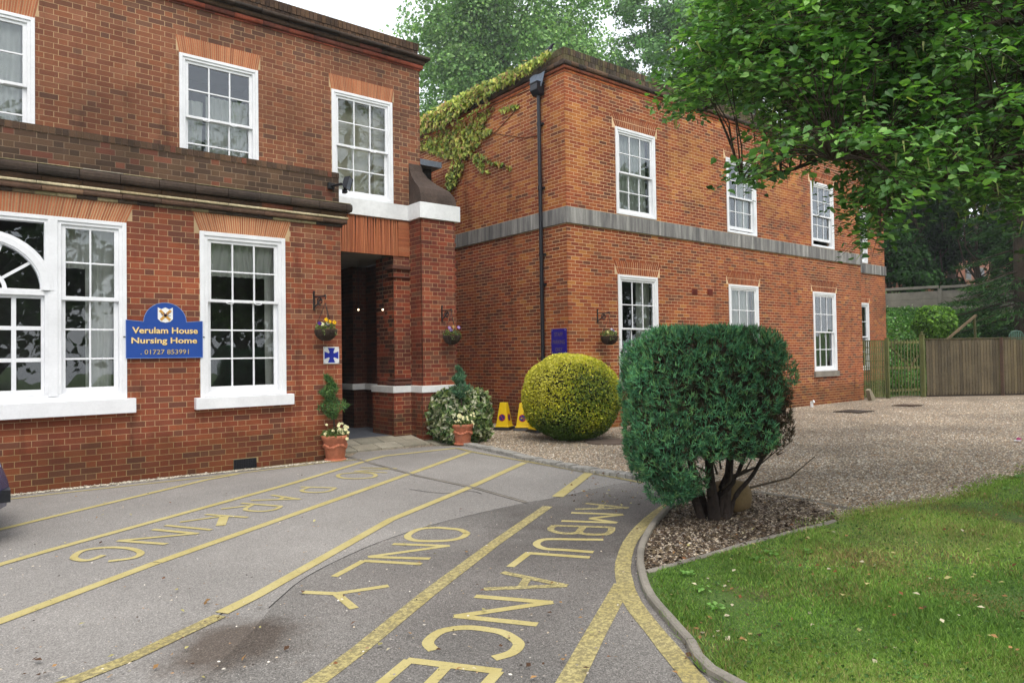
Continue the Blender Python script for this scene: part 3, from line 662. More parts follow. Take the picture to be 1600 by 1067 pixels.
# the swept brick shoulder above the pier
zs = [4.526, 4.62, 4.72, 4.83, 4.97, 5.1, 5.22, 5.36]; fr_ = [1, .985, .93, .8, .45, .2, .06, 0]
mb = MB(); V = []
for z, f in zip(zs, fr_):
    yf = Y2-.01-(Y2-Y3-.01)*f; xr = 7.125+(7.66-7.125)*f; V += [(6.86, yf, z), (xr, yf, z), (xr, 12.25, z), (6.86, 12.25, z)]
mb.arr(V, [(4*i+k, 4*i+(k+1) % 4, 4*i+4+(k+1) % 4, 4*i+4+k) for i in range(7) for k in range(4)], S(74, 62, 55)); mb.poly(V[-4:], [(0, 1, 2, 3)], S(74, 62, 55))
obj('swept_shoulder', mb, M['coping'], house)
# windows
window(house, Y1, *w2, 3, 2, 3, sill=(.085, .165, .12), curtains=[(0, 1, .74, 1, 0), (.86, 1, 0, 1, .1)], frame=.11)
for q, cs in ((u1w, [(0, 1, 0, 1, 0)]), (u2w, [(.05, .3, 0, .66, .2), (.34, 1, 0, .72, 0)]), (u3w, [])):
    window(house, Y2, *q, 3, 2, 2, curtains=cs, dark='lightroom' if q is u3w else 'room', frame=.09)
# the wide window with an arched centre light
mb = MB(); Y = Y1; cx, zc, R0, R1 = .25, 2.52, .60, .73
quad_ring(mb, bw[0], bw[1], bw[2], bw[3], .05, Y-.022, Y+.12, wb=.05); quad_ring(mb, bw[0]+.05, bw[1]-.05, bw[2]+.05, bw[3]-.05, .04, Y-.008, Y+.12)
for s in (-1, 1):
    x0, x1 = sorted((cx+s*.62, cx+s*.80)); mb.box(x0, x1, Y-.012, Y+.12, bw[2]+.09, bw[3]-.09)
    x0, x1 = sorted((cx+s*.655, cx+s*.76)); mb.box(x0, x1, Y-.024, Y-.012, bw[2]+.06, bw[3]-.05)
mb.box(cx-.62, cx+.62, Y-.02, Y+.1, 2.455, 2.53)
def arc(mb, r0, r1, a0, a1, y0, y1, n=24):
    V = []; 
    for k in range(n+1):
        t = a0+(a1-a0)*k/n
        V += [(cx+r*math.cos(t), y, zc+r*math.sin(t)) for r, y in ((r0, y0), (r1, y0), (r1, y1), (r0, y1))]
    mb.arr(V, [(4*k+j, 4*k+4+j, 4*k+4+(j+1) % 4, 4*k+(j+1) % 4) for k in range(n) for j in range(4)])
arc(mb, .58, .72, 0, PI, Y-.03, Y+.1); arc(mb, .60, .68, 0, PI, Y-.045, Y-.03)
bigw = obj('window', mb, M['white'], house, bevel=.003, label='wide white three-light window with an arched fanlight in the middle')
mb = MB(); arc(mb, .19, .235, 0, PI, Y+.0, Y+.05)
for a in (36, 72, 108, 144):
    t = math.radians(a); mb.bar((cx+.235*math.cos(t), Y+.025, zc+.235*math.sin(t)), (cx+.59*math.cos(t), Y+.025, zc+.59*math.sin(t)), .035, .045, up=(0, 1, 0))
obj('fanlight_bars', mb, M['white'], bigw)
for k in range(5):
    mb = MB(); aa = np.linspace(math.radians(36*k), math.radians(36*k+36), 7)
    mb.poly([(cx+.21*math.cos(t), Y+.03, zc+.21*math.sin(t)) for t in aa]+[(cx+.6*math.cos(t), Y+.03, zc+.6*math.sin(t)) for t in aa[::-1]], [tuple(range(14))]); obj('pane', mb, M['glass'], bigw)
mb = MB(); aa = np.linspace(0, PI, 12); mb.poly([(cx+.2*math.cos(t), Y+.031, zc+.2*math.sin(t)) for t in aa], [tuple(range(12))]); obj('pane', mb, M['glass'], bigw)
for s in (-1, 1):     # spandrel panes
    mb = MB(); aa = np.linspace(math.radians(15), math.radians(82), 10); P_ = [(cx+s*.70*math.cos(t), Y+.034, zc+.70*math.sin(t)) for t in aa]+[(cx+s*.62, Y+.034, bw[3]-.09)]
    mb.poly(P_, [tuple(range(len(P_)))]); obj('pane', mb, M['glass'], bigw)
sash(bigw, 'centre_sash', cx-.62, cx+.62, bw[2]+.09, 2.46, 4, 3, Y+.03, stile=.035, bar=.05, rail_b=.06)
for s in (-1, 1):
    a, b = sorted((cx+s*.80, cx+s*1.45)); mid = 2.43
    sash(bigw, 'upper_sash', a, b, mid-.02, bw[3]-.09, 2, 2, Y+.015); sash(bigw, 'lower_sash', a, b, bw[2]+.09, mid+.02, 2, 3, Y+.06, rail_b=.07)
    obj('curtain', pleats(b-.36, b-.02, 1.2, 3.4, Y+.2, gather=.12), M['curtain'], bigw, smooth=True)
    obj('curtain', pleats(a+.0, b-.02, 2.85, 3.4, Y+.26), M['curtain'], bigw, smooth=True)
mb = MB(); mb.box(bw[0]-.09, bw[1]+.09, Y-.13, Y+.1, .925, 1.118); obj('sill', mb, M['white'], bigw, bevel=.006)
room(bigw, *bw, Y+.13)
# vent grille low in the wall
mb = MB(); mb.box(3.17, 3.5, Y1-.012, Y1+.05, .005, .15); vg = obj('air_vent', mb, M['iron'], house)
mb = MB()
for k in range(13): mb.box(3.18+k*.0255, 3.19+k*.0255, Y1-.02, Y1-.012, .01, .145)
for k in range(6): mb.box(3.175, 3.495, Y1-.0215, Y1-.0125, .012+k*.025, .02+k*.025)
obj('vent_bars', mb, M['black'], vg)
# porch floor, paving slabs, threshold
pf = thing('porch_paving', (5.8, 11.2, 0), 'sloping flagstones and dark mat in front of and inside the porch', 'paving'); pf['kind'] = 'structure'; del pf['category']; del pf['label']
mb = MB(); mb.box(4.9, 6.85, 11.78, 16.9, -.02, .14); obj('porch_floor', mb, pmat('dark_mat', S(72, 76, 84), .9, 80, .2), pf)
mb = MB(); mb.box(4.9, 6.8, 11.72, 11.78, -.02, .145); obj('threshold', mb, M['concrete'], pf)
M['flag'] = amat('flagstone', .9, 40, .25, 2.5, .3, .3)
def flag(q):      # q: four corners in x,y ; height rises towards the porch
    zf = lambda y: .012+.128*np.clip((y-10.85)/.87, 0, 1)
    c = np.mean(q, axis=0); q = [tuple(np.array(p)+(c-np.array(p))*.035) for p in q]
    V = [(x, y, -.02) for x, y in q]+[(x, y, zf(y)) for x, y in q]; mb = MB(); mb.arr(V, [(4, 5, 6, 7), (0, 1, 5, 4), (1, 2, 6, 5), (2, 3, 7, 6), (3, 0, 4, 7)], random.choice([S(152,146,130,.9), S(138,134,120,.9), S(162,156,140,.9)])); obj('flagstone', mb, M['flag'], pf)
xs = [4.9, 5.35, 5.8, 6.25, 6.7, 7.0]
for r, (ya, yb) in enumerate(((10.98, 11.34), (11.35, 11.71))):
    for k in range(5):
        o_ = .2*(r % 2); a, b = max(4.9, xs[k]-o_), xs[k+1]-o_ if k < 4 else 6.79
        if r == 0: b = b+.0
        flag([(a, ya), (b, ya), (b, yb), (a, yb)])
flag([(6.66, 10.86), (7.3, 10.82), (7.3, 11.22), (6.66, 11.22)]) if False else None
for k in range(3): flag([(6.8+k*.3, 10.8), (7.1+k*.3, 10.76), (7.1+k*.3, 11.2), (6.8+k*.3, 11.2)])
# lit lamps and glazed door far inside the porch
mb = MB(); mb.box(5.0, 6.4, 16.6, 16.7, .14, 3.2); dr = obj('inner_door', mb, M['black'], house)
mb = MB(); mb.box(5.95, 6.09, 13.2, 13.3, .14, 3.5); mb.box(4.9, 5.95, 13.22, 13.28, 2.5, 2.58); mb.box(5.2, 5.26, 13.22, 13.28, .14, 2.5); obj('door_frame', mb, M['black'], house)
ml, n, b = nodes('lamp_glow'); b.inputs['Emission Color'].default_value = (1, .75, .45, 1); b.inputs['Emission Strength'].default_value = 2.2
for (px, py, yy) in ((560, 484, 12.95), (598, 484, 11.95)):
    P_ = onY(px, py, yy); mb = MB(); mb.ball(P_, .02, 10, 8); l = own('porch_lamp', mb, ml, 'small lit bulb %s inside the dark porch' % ('deeper' if px < 580 else 'nearer the pier'), 'lamp', tuple(P_))
    l2 = MB(); l2.tube([P_+[0, 0, .03], (P_[0], P_[1], 3.56)], .005, 5); obj('lamp_stem', l2, M['iron'], l)

# ------------------------------------------------------------------ the newer brick wing
XR, YR, YB = 10.015, 10.67, 11.7
wing = thing('brick_wing', (XR, YR, 0), 'two-storey orange-red brick wing with a grey stone band and a creeper on its side wall', 'building')
ups = [(11.53, 12.88), (15.72, 17.08), (19.98, 21.34)]; UZ, LZ = (4.74, 6.70), (1.0, 3.38)
LZs = [(1.0, 3.38)]*3
H = [(a, b, *UZ) for a, b in ups]+[(a, b, *LZ) for a, b in ups]
bay = [(24.45, 25.82, *UZ), (24.45, 25.82, .9, 3.30)]
HA = H+[(a-.09, b+.09, z1_, z2_) for a, b in ups for z1_, z2_ in ((6.70, 7.0), (3.38, 3.70))]; bayA = bay+[(q[0]-.09, q[1]+.09, q[3], q[3]+.31) for q in bay]
def cr(u, z):
    if z > 4.7:
        o_ = any(a+.45 < u < b-.45 for a, b in ((9.6, 11.53), (12.88, 15.72), (17.08, 19.98), (21.34, 23.6))) and 5.35 < z < 7.0
        if u < 10.3: o_ = 5.2 < z < 6.9
        if o_: return pick(('orange', .72), ('right', .35))
    if u < 10.9 and z < 4.3: return pick(('orange', .3), ('right', .7), ('rightdark', .1))
    return pick(('right', .85), ('rightdark', .22), ('orange', .1))
def cs_(u, z):
    if z > 4.7: return pick(('right', .6), ('orange', .42+.2*(z > 6.2)), ('rightdark', .1))
    if u > 12.4: return pick(('right', .5), ('porch', .45), ('rightdark', .25))
    return pick(('right', .75), ('rightdark', .2), ('orange', .15))
st = []
kw = dict(course=.075, L=.225, Hd=.1125, bond='stretcher', proud=.0018, j=.0095)
lay(st, 'y', YR, XR-.005, 23.06, 0, 4.36, cr, HA, **kw); lay(st, 'y', YR, XR-.005, 23.06, 4.73, 7.56, cr, HA, **kw)
lay(st, 'x', XR, YR+.021, 17.2, 0, 4.36, cs_, **kw); lay(st, 'x', XR, YR+.021, 17.2, 4.73, 7.56, cs_, **kw)
lay(st, 'y', YB, 23.3, 27.2, 0, 4.36, cr, bayA, **kw); lay(st, 'y', YB, 23.3, 27.2, 4.73, 7.56, cr, bayA, **kw)
build_bricks(st, wing, 292)
mb = MB(); backing(mb, 'y', YR, XR, 23.06, -.1, 7.7, H); backing(mb, 'x', XR, YR+.22, 20, -.1, 7.7); backing(mb, 'y', YB, 22.84, 27.2, -.1, 7.7, bay)
mb.box(22.84, 23.057, YR+.22, YB, 0, 7.7); mb.box(26.98, 27.197, YB+.22, 20, 0, 7.7); mb.box(XR+.22, 26.98, 19.8, 20, 0, 7.7)
obj('wall', mb, M['mortar_pale'], wing)
mb = MB(); mb.box(XR+.2, 22.85, YR+.2, 19.8, 7.5, 7.6); mb.box(22.85, 27, YB+.2, 19.8, 7.5, 7.6); obj('roof', mb, M['lead'], wing)
# stone band: separate lengths of stone
def stones(c, u0, u1, ax):
    u = u0
    while u < u1-.02:
        e = min(u+1.45*random.uniform(.9, 1.1), u1); mb = MB()
        if ax == 'y': mb.box(u, e-.006, c-.045, c+.05, 4.372, 4.715)
        else: mb.box(c-.045, c+.05, u, e-.006, 4.372, 4.715)
        obj('stone_band', mb, M['string'], wing, bevel=.006); u = e
stones(YR, XR-.045, 23.10, 'y'); stones(XR, YR+.056, 17.4, 'x'); stones(YB, 23.11, 27.24, 'y')
orc = [S(176,96,54), S(160,84,50), S(190,108,60)]
lay_w = [(7.565, 7.625, .02, orc), (7.63, 7.70, .055, [S(128,72,50), S(140,80,54)]), (7.705, 7.80, .10, dk+[S(96,74,58)])]
for (c, a, b, e, sd) in ((YR, XR-.1, 23.06, 1, None), (XR, YR-.0, 17.4, 0, 'x'), (YB, 23.2, 27.2, 1, None)):
    for lw in lay_w:
        a_ = XR-lw[2] if sd is None and a < 20 else (YR+.01 if sd else a); mould(wing, 'cornice', [lw], c, a_, b, e, side=sd, seg=.1125)
mb = MB(); st = []
lay(st, 'y', YR-.02, XR-.02, 23.05, 7.80, 7.94, lambda u, z: ('soot', random.randrange(5)), course=.14, bond='header', Hd=.11, j=.01); lay(st, 'y', YR-.02, XR-.02, 23.05, 7.94, 8.09, lambda u, z: ('soot', random.randrange(5)), course=.15, bond='header', Hd=.075, j=.008)
lay(st, 'x', XR-.02, YR+.01, 17.4, 7.80, 7.94, lambda u, z: ('soot', random.randrange(5)), course=.14, bond='header', Hd=.11, j=.01); lay(st, 'x', XR-.02, YR+.01, 17.4, 7.94, 8.09, lambda u, z: ('soot', random.randrange(5)), course=.15, bond='header', Hd=.075, j=.008)
lay(st, 'y', YB-.02, 23.1, 27.2, 7.80, 8.09, lambda u, z: ('soot', random.randrange(5)), course=.145, bond='header', Hd=.075)
moss = [S(92,84,58), S(100,90,62), S(84,72,56), S(98,80,62), S(74,64,54)]
for b in st: mb.box(*brick_box(b), moss[b[7][1]]*random.uniform(.75, 1.15))
mb.box(XR-.01, 23.04, YR-.012, YR+.33, 7.80, 8.083, S(80, 70, 54)); mb.box(XR-.011, XR+.33, YR+.331, 17.4, 7.80, 8.083, S(80, 70, 54))
obj('parapet_bricks', mb, M['coping'], wing, kind='stuff')
mb = MB(); rc = [PALL['right'][i] for i in (0, 1, 3, 4)]
for (a, b) in ups: fan(mb, YR, a, b, UZ[1]+.005, 7.01, .13, 22, rc, proud=.004, j=.014, rows=2); fan(mb, YR, a, b, LZ[1]+.005, 3.70, .13, 22, rc, proud=.004, j=.014, rows=2)
for q in bay: fan(mb, YB, q[0], q[1], q[3]+.005, q[3]+.31, .13, 22, rc, proud=.004, j=.014, rows=2)
obj('window_arch', mb, M['brick'], wing, kind='stuff')
net = [(0, 1, 0, 1, 0)]; drp = [(0, .28, 0, 1, 0), (.62, 1, 0, 1, .1)]
for i, (a, b) in enumerate(ups):
    window(wing, YR, a, b, *UZ, 3, 2, 2, curtains=[net, drp, drp[:1]][i], frame=.10, open_=(0, .05, .14)[i], handles=False)
    window(wing, YR, a, b, *LZ, 3, 2, 2, sill=(.04, .17, .07), sillmat='concrete', curtains=[drp[1:], net, [(0, .2, 0, 1, 0)]][i], frame=.10, handles=False)
for q in bay: window(wing, YB, *q, 3, 2, 2, frame=.10, curtains=drp[1:], handles=False)
for px in (1085, 1109):
    P_ = onY(px, 456, YR); mb = MB(); mb.box(P_[0]-.11, P_[0]+.11, YR-.014, YR+.02, P_[2]-.075, P_[2]+.075, S(120, 50, 36))
    for k in range(5): mb.box(P_[0]-.09, P_[0]+.09, YR-.02, YR-.014, P_[2]-.06+k*.027, P_[2]-.048+k*.027, S(96, 40, 30))
    obj('air_brick', mb, M['brick'], wing)
# downpipe with hopper and leadwork
PY = 11.42
dp = thing('downpipe', (XR-.07, PY, 0), 'black rainwater pipe with a square hopper running down the side wall near the corner', 'drainpipe')
mb = MB(); mb.tube([(XR-.075, PY, 0.1), (XR-.075, PY, 7.30)], .042, 14); obj('pipe', mb, M['black'], dp, smooth=True)
for z in (1.5, 3.1, 3.75, 5.2, 6.6):
    mb = MB(); mb.tube([(XR-.075, PY, z), (XR-.075, PY, z+.08)], .052, 14); mb.box(XR-.05, XR-.006, PY-.09, PY+.09, z+.02, z+.06); obj('pipe_collar', mb, M['black'], dp)
mb = MB(); mb.prism([(XR-.02, PY-.12, 7.50), (XR-.22, PY-.12, 7.50), (XR-.22, PY-.12, 7.36), (XR-.14, PY-.12, 7.26), (XR-.02, PY-.12, 7.26)], (0, .24, 0)); mb.box(XR-.235, XR-.01, PY-.135, PY+.135, 7.50, 7.53); obj('hopper', mb, M['black'], dp, bevel=.006)
mb = MB(); V = []
for k in range(7):
    t = k/6; V += [(XR-.115-.01*math.sin(9*t), PY-.26+.5*t, 7.72-.02*math.sin(7*t)), (XR-.13+.02*math.sin(11*t), PY-.20+.38*t, 7.50-.1*abs(math.sin(5*t)))]
mb.arr(V, [(2*k, 2*k+2, 2*k+3, 2*k+1) for k in range(6)]); obj('lead_flashing', mb, M['lead'], dp)
# lead capped link behind the pier
lk = thing('roof_link', (8.5, 15, 0), 'dark recess with a lead-clad flat roof edge between the house and the wing', 'roof link')
a = onY(652, 244, 15.0); b_ = onY(690, 262, 15.0); e_ = onY(690, 300, 15.0)
mb = MB(); mb.box(7.15, b_[0], 15.0, 17, b_[2]-.02, a[2]-.05)
for k in range(5): mb.box(7.3+k*.42, 7.33+k*.42, 14.99, 15.0, b_[2], a[2]-.06)
obj('lead_fascia', mb, M['lead'], lk)
mb = MB(); mb.box(7.15, b_[0]-.15, 15.25, 17, 3.5, b_[2]-.02); obj('link_wall', mb, M['black'], lk)  # black box filling the open recess, its shade given as colour
mb = MB(); mb.box(7.15, XR-.01, 15.2, 17.2, 0, 3.6); obj('link_wall', mb, M['mortar_dark'], lk)
# creeper: leaves on both faces and over the parapet
M['creeper'] = amat('creeper_leaf', .5, 3, .15, .7, .3, 0, trans=.25, spec=.3)
def leaves(mb, C, size, cols, nrm=None, up=.0, jitter=1., shape='diamond', droop=0., colv=.18, az=None):
    """C: centres; each leaf a folded pair of quads/triangles with its own attitude"""
    n = len(C); size = np.broadcast_to(np.asarray(size, float), (n,))[:, None]
    v = rng.normal(size=(n, 3)); 
    if nrm is not None: v = np.asarray(nrm)+v*jitter
    v[:, 2] += up; v /= np.linalg.norm(v, axis=1)[:, None]
    a = rng.normal(size=(n, 3)); a[:, 2] -= droop
    if az is not None: a = a*.45+az
    a -= v*(a*v).sum(1)[:, None]; a /= np.linalg.norm(a, axis=1)[:, None]+1e-9; b = np.cross(v, a)
    if shape == 'diamond':
        P = [(-.5, 0, 0), (0, .36, .1), (.5, 0, 0), (0, -.36, .1)]; F = [(0, 1, 2, 3)]
    elif shape == 'heart':
        P = [(-.42, 0, 0), (-.5, .22, .08), (-.1, .44, .13), (.3, .2, .08), (.58, 0, -.02), (.3, -.2, .08), (-.1, -.44, .13), (-.5, -.22, .08)]; F = [(0, 1, 2, 3), (0, 3, 4, 4), (0, 4, 5, 5), (0, 5, 6, 7)]
        F = [(0, 1, 2, 3), (0, 3, 4, 5), (0, 5, 6, 7)]
    elif shape == 'ivy':
        P = [(-.35, 0, 0), (-.45, .4, .08), (0, .28, .1), (.1, .5, .05), (.55, 0, 0), (.1, -.5, .05), (0, -.28, .1), (-.45, -.4, .08)]; F = [(0, 1, 2, 4), (2, 3, 4, 4), (0, 4, 6, 7)]
        F = [(0, 1, 2, 4), (0, 4, 6, 7)]
    elif shape == 'blade': P = [(-.1, .1, 0), (-.1, -.1, 0), (.9, -.02, .12), (.9, .02, .12)]; F = [(0, 1, 2, 3)]
    P = np.array(P); V = C[:, None, :]+size[:, None]*(P[None, :, 0, None]*a[:, None]+P[None, :, 1, None]*b[:, None]+P[None, :, 2, None]*v[:, None])
    F = (np.array(F)[None]+(np.arange(n)*len(P))[:, None, None]); nf = F.shape[1]
    cols = np.asarray(cols); c = cols[rng.integers(0, len(cols), n)] if cols.ndim == 2 and len(cols) != n else cols
    c = c*(1+rng.normal(size=(n, 1))*colv).clip(.4, 1.7)
    mb.arr(V.reshape(-1, 3), F.reshape(-1, F.shape[2]), np.repeat(c, nf, 0))
cc = [S(188,194,90,.9), S(170,184,80,.88), S(146,166,68,.85), S(204,200,104,.9), S(120,144,58,.8), S(184,150,90,.8)]
mb = MB(); regs = [  # outlines on the side wall plane, density
 ([(654,196),(700,168),(760,135),(800,118),(830,104),(868,84),(872,92),(835,118),(800,138),(775,152),(735,176),(700,202),(654,218)], 1300, .12),
 ([(654,222),(690,205),(735,185),(770,160),(775,168),(758,196),(770,208),(748,232),(738,250),(715,248),(690,245),(660,232)], 520, .06),
 ([(655,225),(700,215),(742,205),(748,225),(735,245),(728,252),(700,250),(665,236),(655,240)], 600, .10),
 ([(712,252),(726,256),(724,272),(716,290),(705,300),(698,288),(705,270)], 190, .08),
 ([(735,242),(750,240),(770,252),(800,262),(800,266),(770,258),(755,252),(758,266),(771,268),(768,273),(752,270),(742,252)], 110, .05),
 ([(782,172),(812,165),(812,169),(784,179)], 45, .05), ([(745,205),(772,206),(772,210),(745,210)], 30, .05)]
for R_, n_, th in regs:
    xs_ = rng.uniform(min(p[0] for p in R_), max(p[0] for p in R_), n_*6); ys_ = rng.uniform(min(p[1] for p in R_), max(p[1] for p in R_), n_*6)
    k = inpoly(xs_, ys_, [(a, b) for a, b in R_]); C_ = np.array([onX(x, y, XR) for x, y in zip(xs_[k][:n_], ys_[k][:n_])]); C_[:, 0] -= .02+th*rng.random(len(C_))
    hi = C_[:, 2] > 7.5; C_[hi, 0] -= .10
    leaves(mb, C_, rng.uniform(.08, .145, len(C_)), cc, nrm=(-1, -.2, .45), jitter=.4, shape='ivy', droop=1.2, az=np.array([0, 0, -1.]))
n_ = 900; C_ = np.stack([XR+rng.uniform(-.15, .45, n_), rng.uniform(11.2, 17.3, n_), 8.09+rng.uniform(0, .09, n_)], -1); C_ = C_[rng.random(n_) < (C_[:, 1]-11.5)/4]; leaves(mb, C_, .14, cc, nrm=(-.5, -.2, 1), jitter=.4, shape='ivy')
own('creeper', mb, M['creeper'], 'yellow-green creeper spilling over the parapet and down the side wall of the wing', 'climbing plant', (XR, 15, 6))
sm = MB()
for P_ in ([(655,240),(720,228),(775,207),(812,167)], [(728,250),(760,252),(800,264)], [(705,298),(716,270),(722,250),(740,215),(770,165),(830,140)], [(765,208),(820,216),(842,212)]):
    sm.tube([onX(x, y, XR)+[-.015, 0, 0] for x, y in P_], .008, 5, S(110, 70, 50))
st_o = obj('stem', sm, M['brick'], bpy.data.objects['creeper'])

# a magpie on the parapet
mg = onX(857, 78, XR); mg[2] = 8.09
bird = thing('magpie', (XR, mg[1], 8.09), 'small black and white bird perched on the corner parapet of the wing', 'bird')
def skin(name, verts, edges, radii, mat, parent, sub=2):
    me = bpy.data.meshes.new(name); off = root_off(parent); me.from_pydata([tuple(np.array(v)-off) for v in verts], edges, []); me.materials.append(mat)
    o = bpy.data.objects.new(name, me); SC.collection.objects.link(o); o.parent = parent
    o.modifiers.new('s', 'SKIN'); me.skin_vertices.new(name='') if not me.skin_vertices else None
    for i, r in enumerate(radii): me.skin_vertices[0].data[i].radius = (r, r) if np.isscalar(r) else r
    me.skin_vertices[0].data[0].use_root = True
    s_ = o.modifiers.new('u', 'SUBSURF'); s_.levels = s_.render_levels = sub
    for p_ in me.polygons: p_.use_smooth = True
    return o
bx, by = XR+.0, mg[1]
B = lambda d, z: (bx-.1*0+d*.35, by-d, 8.09+z)
skin('body', [B(0, .10), B(.05, .13), B(.085, .19), B(.11, .205), B(.145, .2), B(-.06, .08), B(-.12, .05), B(-.26, -.0+.02)], [(0,1),(1,2),(2,3),(3,4),(0,5),(5,6),(6,7)], [.05, .045, .03, .028, .006, .035, .016, .012], M['black'], bird)
mb = MB(); mb.ball(B(.03, .095), (.03, .045, .035), 10, 6); obj('white_belly', mb, M['white'], bird, smooth=True)
mb = MB(); mb.tube([B(0, .06), B(.01, 0)], .004, 5); mb.tube([(bx+.03, by, 8.15), (bx+.03, by-.01, 8.09)], .004, 5); obj('leg', mb, M['black'], bird)

# ------------------------------------------------------------------ signs
def text_mesh(s, width, height, bold=0.0, spacing=1.0):
    cu_ = bpy.data.curves.new('t', 'FONT'); cu_.body = s; cu_.offset = bold; cu_.space_character = spacing; cu_.resolution_u = 3
    o = bpy.data.objects.new('t', cu_); SC.collection.objects.link(o); bpy.context.view_layer.update()
    dg = bpy.context.evaluated_depsgraph_get(); me = bpy.data.meshes.new_from_object(o.evaluated_get(dg)); bpy.data.objects.remove(o)
    V = np.array([v.co for v in me.vertices]); F = [tuple(p.vertices) for p in me.polygons]; bpy.data.meshes.remove(me)
    V -= V.min(0); V[:, 0] *= width/V[:, 0].max(); V[:, 1] *= height/V[:, 1].max(); return V, F
def add_text(mb, s, x, z, y, width, height, col, bold=0.0, along=(1, 0, 0), nrm=(0, -1, 0)):
    V, F = text_mesh(s, width, height, bold); along = np.array(along)
    P = np.array([x, y, z])+V[:, :1]*along+V[:, 1:2]*np.array([0, 0, 1.])
    mb.poly(P, F, col)
sg = thing('name_board', (2.25, Y1, 1.65), 'blue board with domed top and gold lettering between the two ground floor windows', 'sign')
BL = S(28, 70, 150)
x0, x1, z0, z1 = 1.775, 2.745, 1.65, 2.165
aa = np.linspace(0, PI, 17); dome = [(2.26+.27*math.cos(t), Y1-.035, z1-.02+.265*math.sin(t)) for t in aa]
mb = MB(); out = [(x0, Y1-.035, z0), (x1, Y1-.035, z0), (x1, Y1-.035, z1)]+dome+[(x0, Y1-.035, z1)]; mb.prism(out, (0, .025, 0), BL)
obj('board', mb, M['col'], sg, bevel=.003)
mb = MB(); ed = [np.array(p)-[0, .001, 0] for p in out+[out[0]]]
for a, b in zip(ed, ed[1:]): mb.bar(a, b, .006, .006, up=(0, 1, 0), col=S(120, 150, 205))
obj('board_edge', mb, M['col'], sg)
gold = S(235, 205, 140); white_ = np.array([.8, .8, .78]); Yt = Y1-.0385
def serif_line(txt, xa, xb, z, h, col, shadow, name='lettering', bold=.022):
    mb = MB(); add_text(mb, txt, xa+.006, z-.005, Yt+.0015, xb-xa, h, shadow, bold); obj('letter_shadow', mb, M['col'], sg)
    mb = MB(); add_text(mb, txt, xa, z, Yt, xb-xa, h, col, bold); obj(name, mb, M['col'], sg)
serif_line('Verulam House', 1.85, 2.68, 1.985, .085, gold, S(60, 40, 20)); serif_line('Nursing Home', 1.84, 2.67, 1.825, .105, gold, S(60, 40, 20))
serif_line('. 01727 853991', 1.95, 2.56, 1.70, .065, S(185, 165, 120), S(20, 40, 80), bold=.005)
mb = MB(); sh = [(-.095,.10),(-.05,.075),(0,.10),(.05,.075),(.095,.10),(.095,-.06),(.06,-.095),(0,-.11),(-.06,-.095),(-.095,-.06)]
mb.prism([(2.26+a, Yt-.002, 2.245+b) for a, b in sh], (0, .004, 0), white_); cr_ = obj('crest', mb, M['col'], sg)
mb = MB()
for a in (-1, 1): mb.bar((2.26-a*.07, Yt-.004, 2.245+.06), (2.26+a*.06, Yt-.004, 2.245-.075), .035, .002, up=(0, 1, 0), col=S(200, 150, 70))
obj('crossed_batons', mb, M['col'], cr_)
mb = MB(); add_text(mb, 'VHC', 2.20, 2.225, Yt-.0065, .125, .05, S(30, 40, 90), .0); obj('monogram', mb, M['col'], cr_)
mb = MB(); mb.box(x0-.03, x0, Y1-.03, Y1-.01, 1.93, 1.945, S(60, 50, 45)); mb.box(x1, x1+.03, Y1-.03, Y1-.01, 1.93, 1.945, S(60, 50, 45)); obj('fixing_lug', mb, M['iron'], sg, kind='stuff')

P_ = onY(517, 555, Y1); cxs, czs = P_[0], P_[2]
cs = thing('award_plaque', (cxs, Y1, czs), 'white square plaque with a blue flared cross below the left hanging basket', 'sign')
mb = MB(); mb.box(cxs-.13, cxs+.13, Y1-.022, Y1-.008, czs-.135, czs+.135, (.8, .8, .8)); obj('plate', mb, M['col'], cs)
mb = MB(); bl = S(30, 45, 160)
for k in range(4):
    a = k*PI/2; rot = lambda x, z: (cxs+x*math.cos(a)-z*math.sin(a), Y1-.0235, czs+x*math.sin(a)+z*math.cos(a))
    mb.poly([rot(-.02, .02), rot(.02, .02), rot(.062, .118), rot(-.062, .118)], [(0, 1, 2, 3)], bl)
mb.poly([(cxs+.055*math.cos(t), Y1-.0245, czs+.055*math.sin(t)) for t in np.linspace(0, 2*PI, 20)[:-1]], [tuple(range(19))], bl); obj('blue_cross', mb, M['col'], cs)
mb = MB()
for sx in (-1, 1):
    for sz in (-1, 1): mb.box(cxs+sx*.115-.005, cxs+sx*.115+.005, Y1-.027, Y1-.022, czs+sz*.12-.005, czs+sz*.12+.005, S(90, 90, 90))
obj('screw', mb, M['col'], cs, kind='stuff')
sp = thing('staff_parking_sign', (XR, 10.95, 1.65), 'small dark blue sign reading staff parking only beside the downpipe', 'sign')
mb = MB(); mb.box(XR-.03, XR-.012, 10.72, 11.19, 1.63, 2.16, S(40, 30, 130)); obj('plate', mb, M['col'], sp, bevel=.004)
mb = MB()
for t_, z, w_ in (('STAFF', 2.0, .26), ('PARKING', 1.84, .38), ('ONLY', 1.68, .22)): add_text(mb, t_, XR-.0325, z, 10.955+w_/2, w_, .085, S(105, 92, 105), .01, along=(0, -1, 0))
obj('lettering', mb, M['col'], sp)
mb = MB()
for y in (10.75, 11.16):
    for z in (1.66, 2.13): mb.box(XR-.035, XR-.03, y-.008, y+.008, z-.008, z+.008, S(190, 180, 170))
obj('screw', mb, M['col'], sp, kind='stuff')

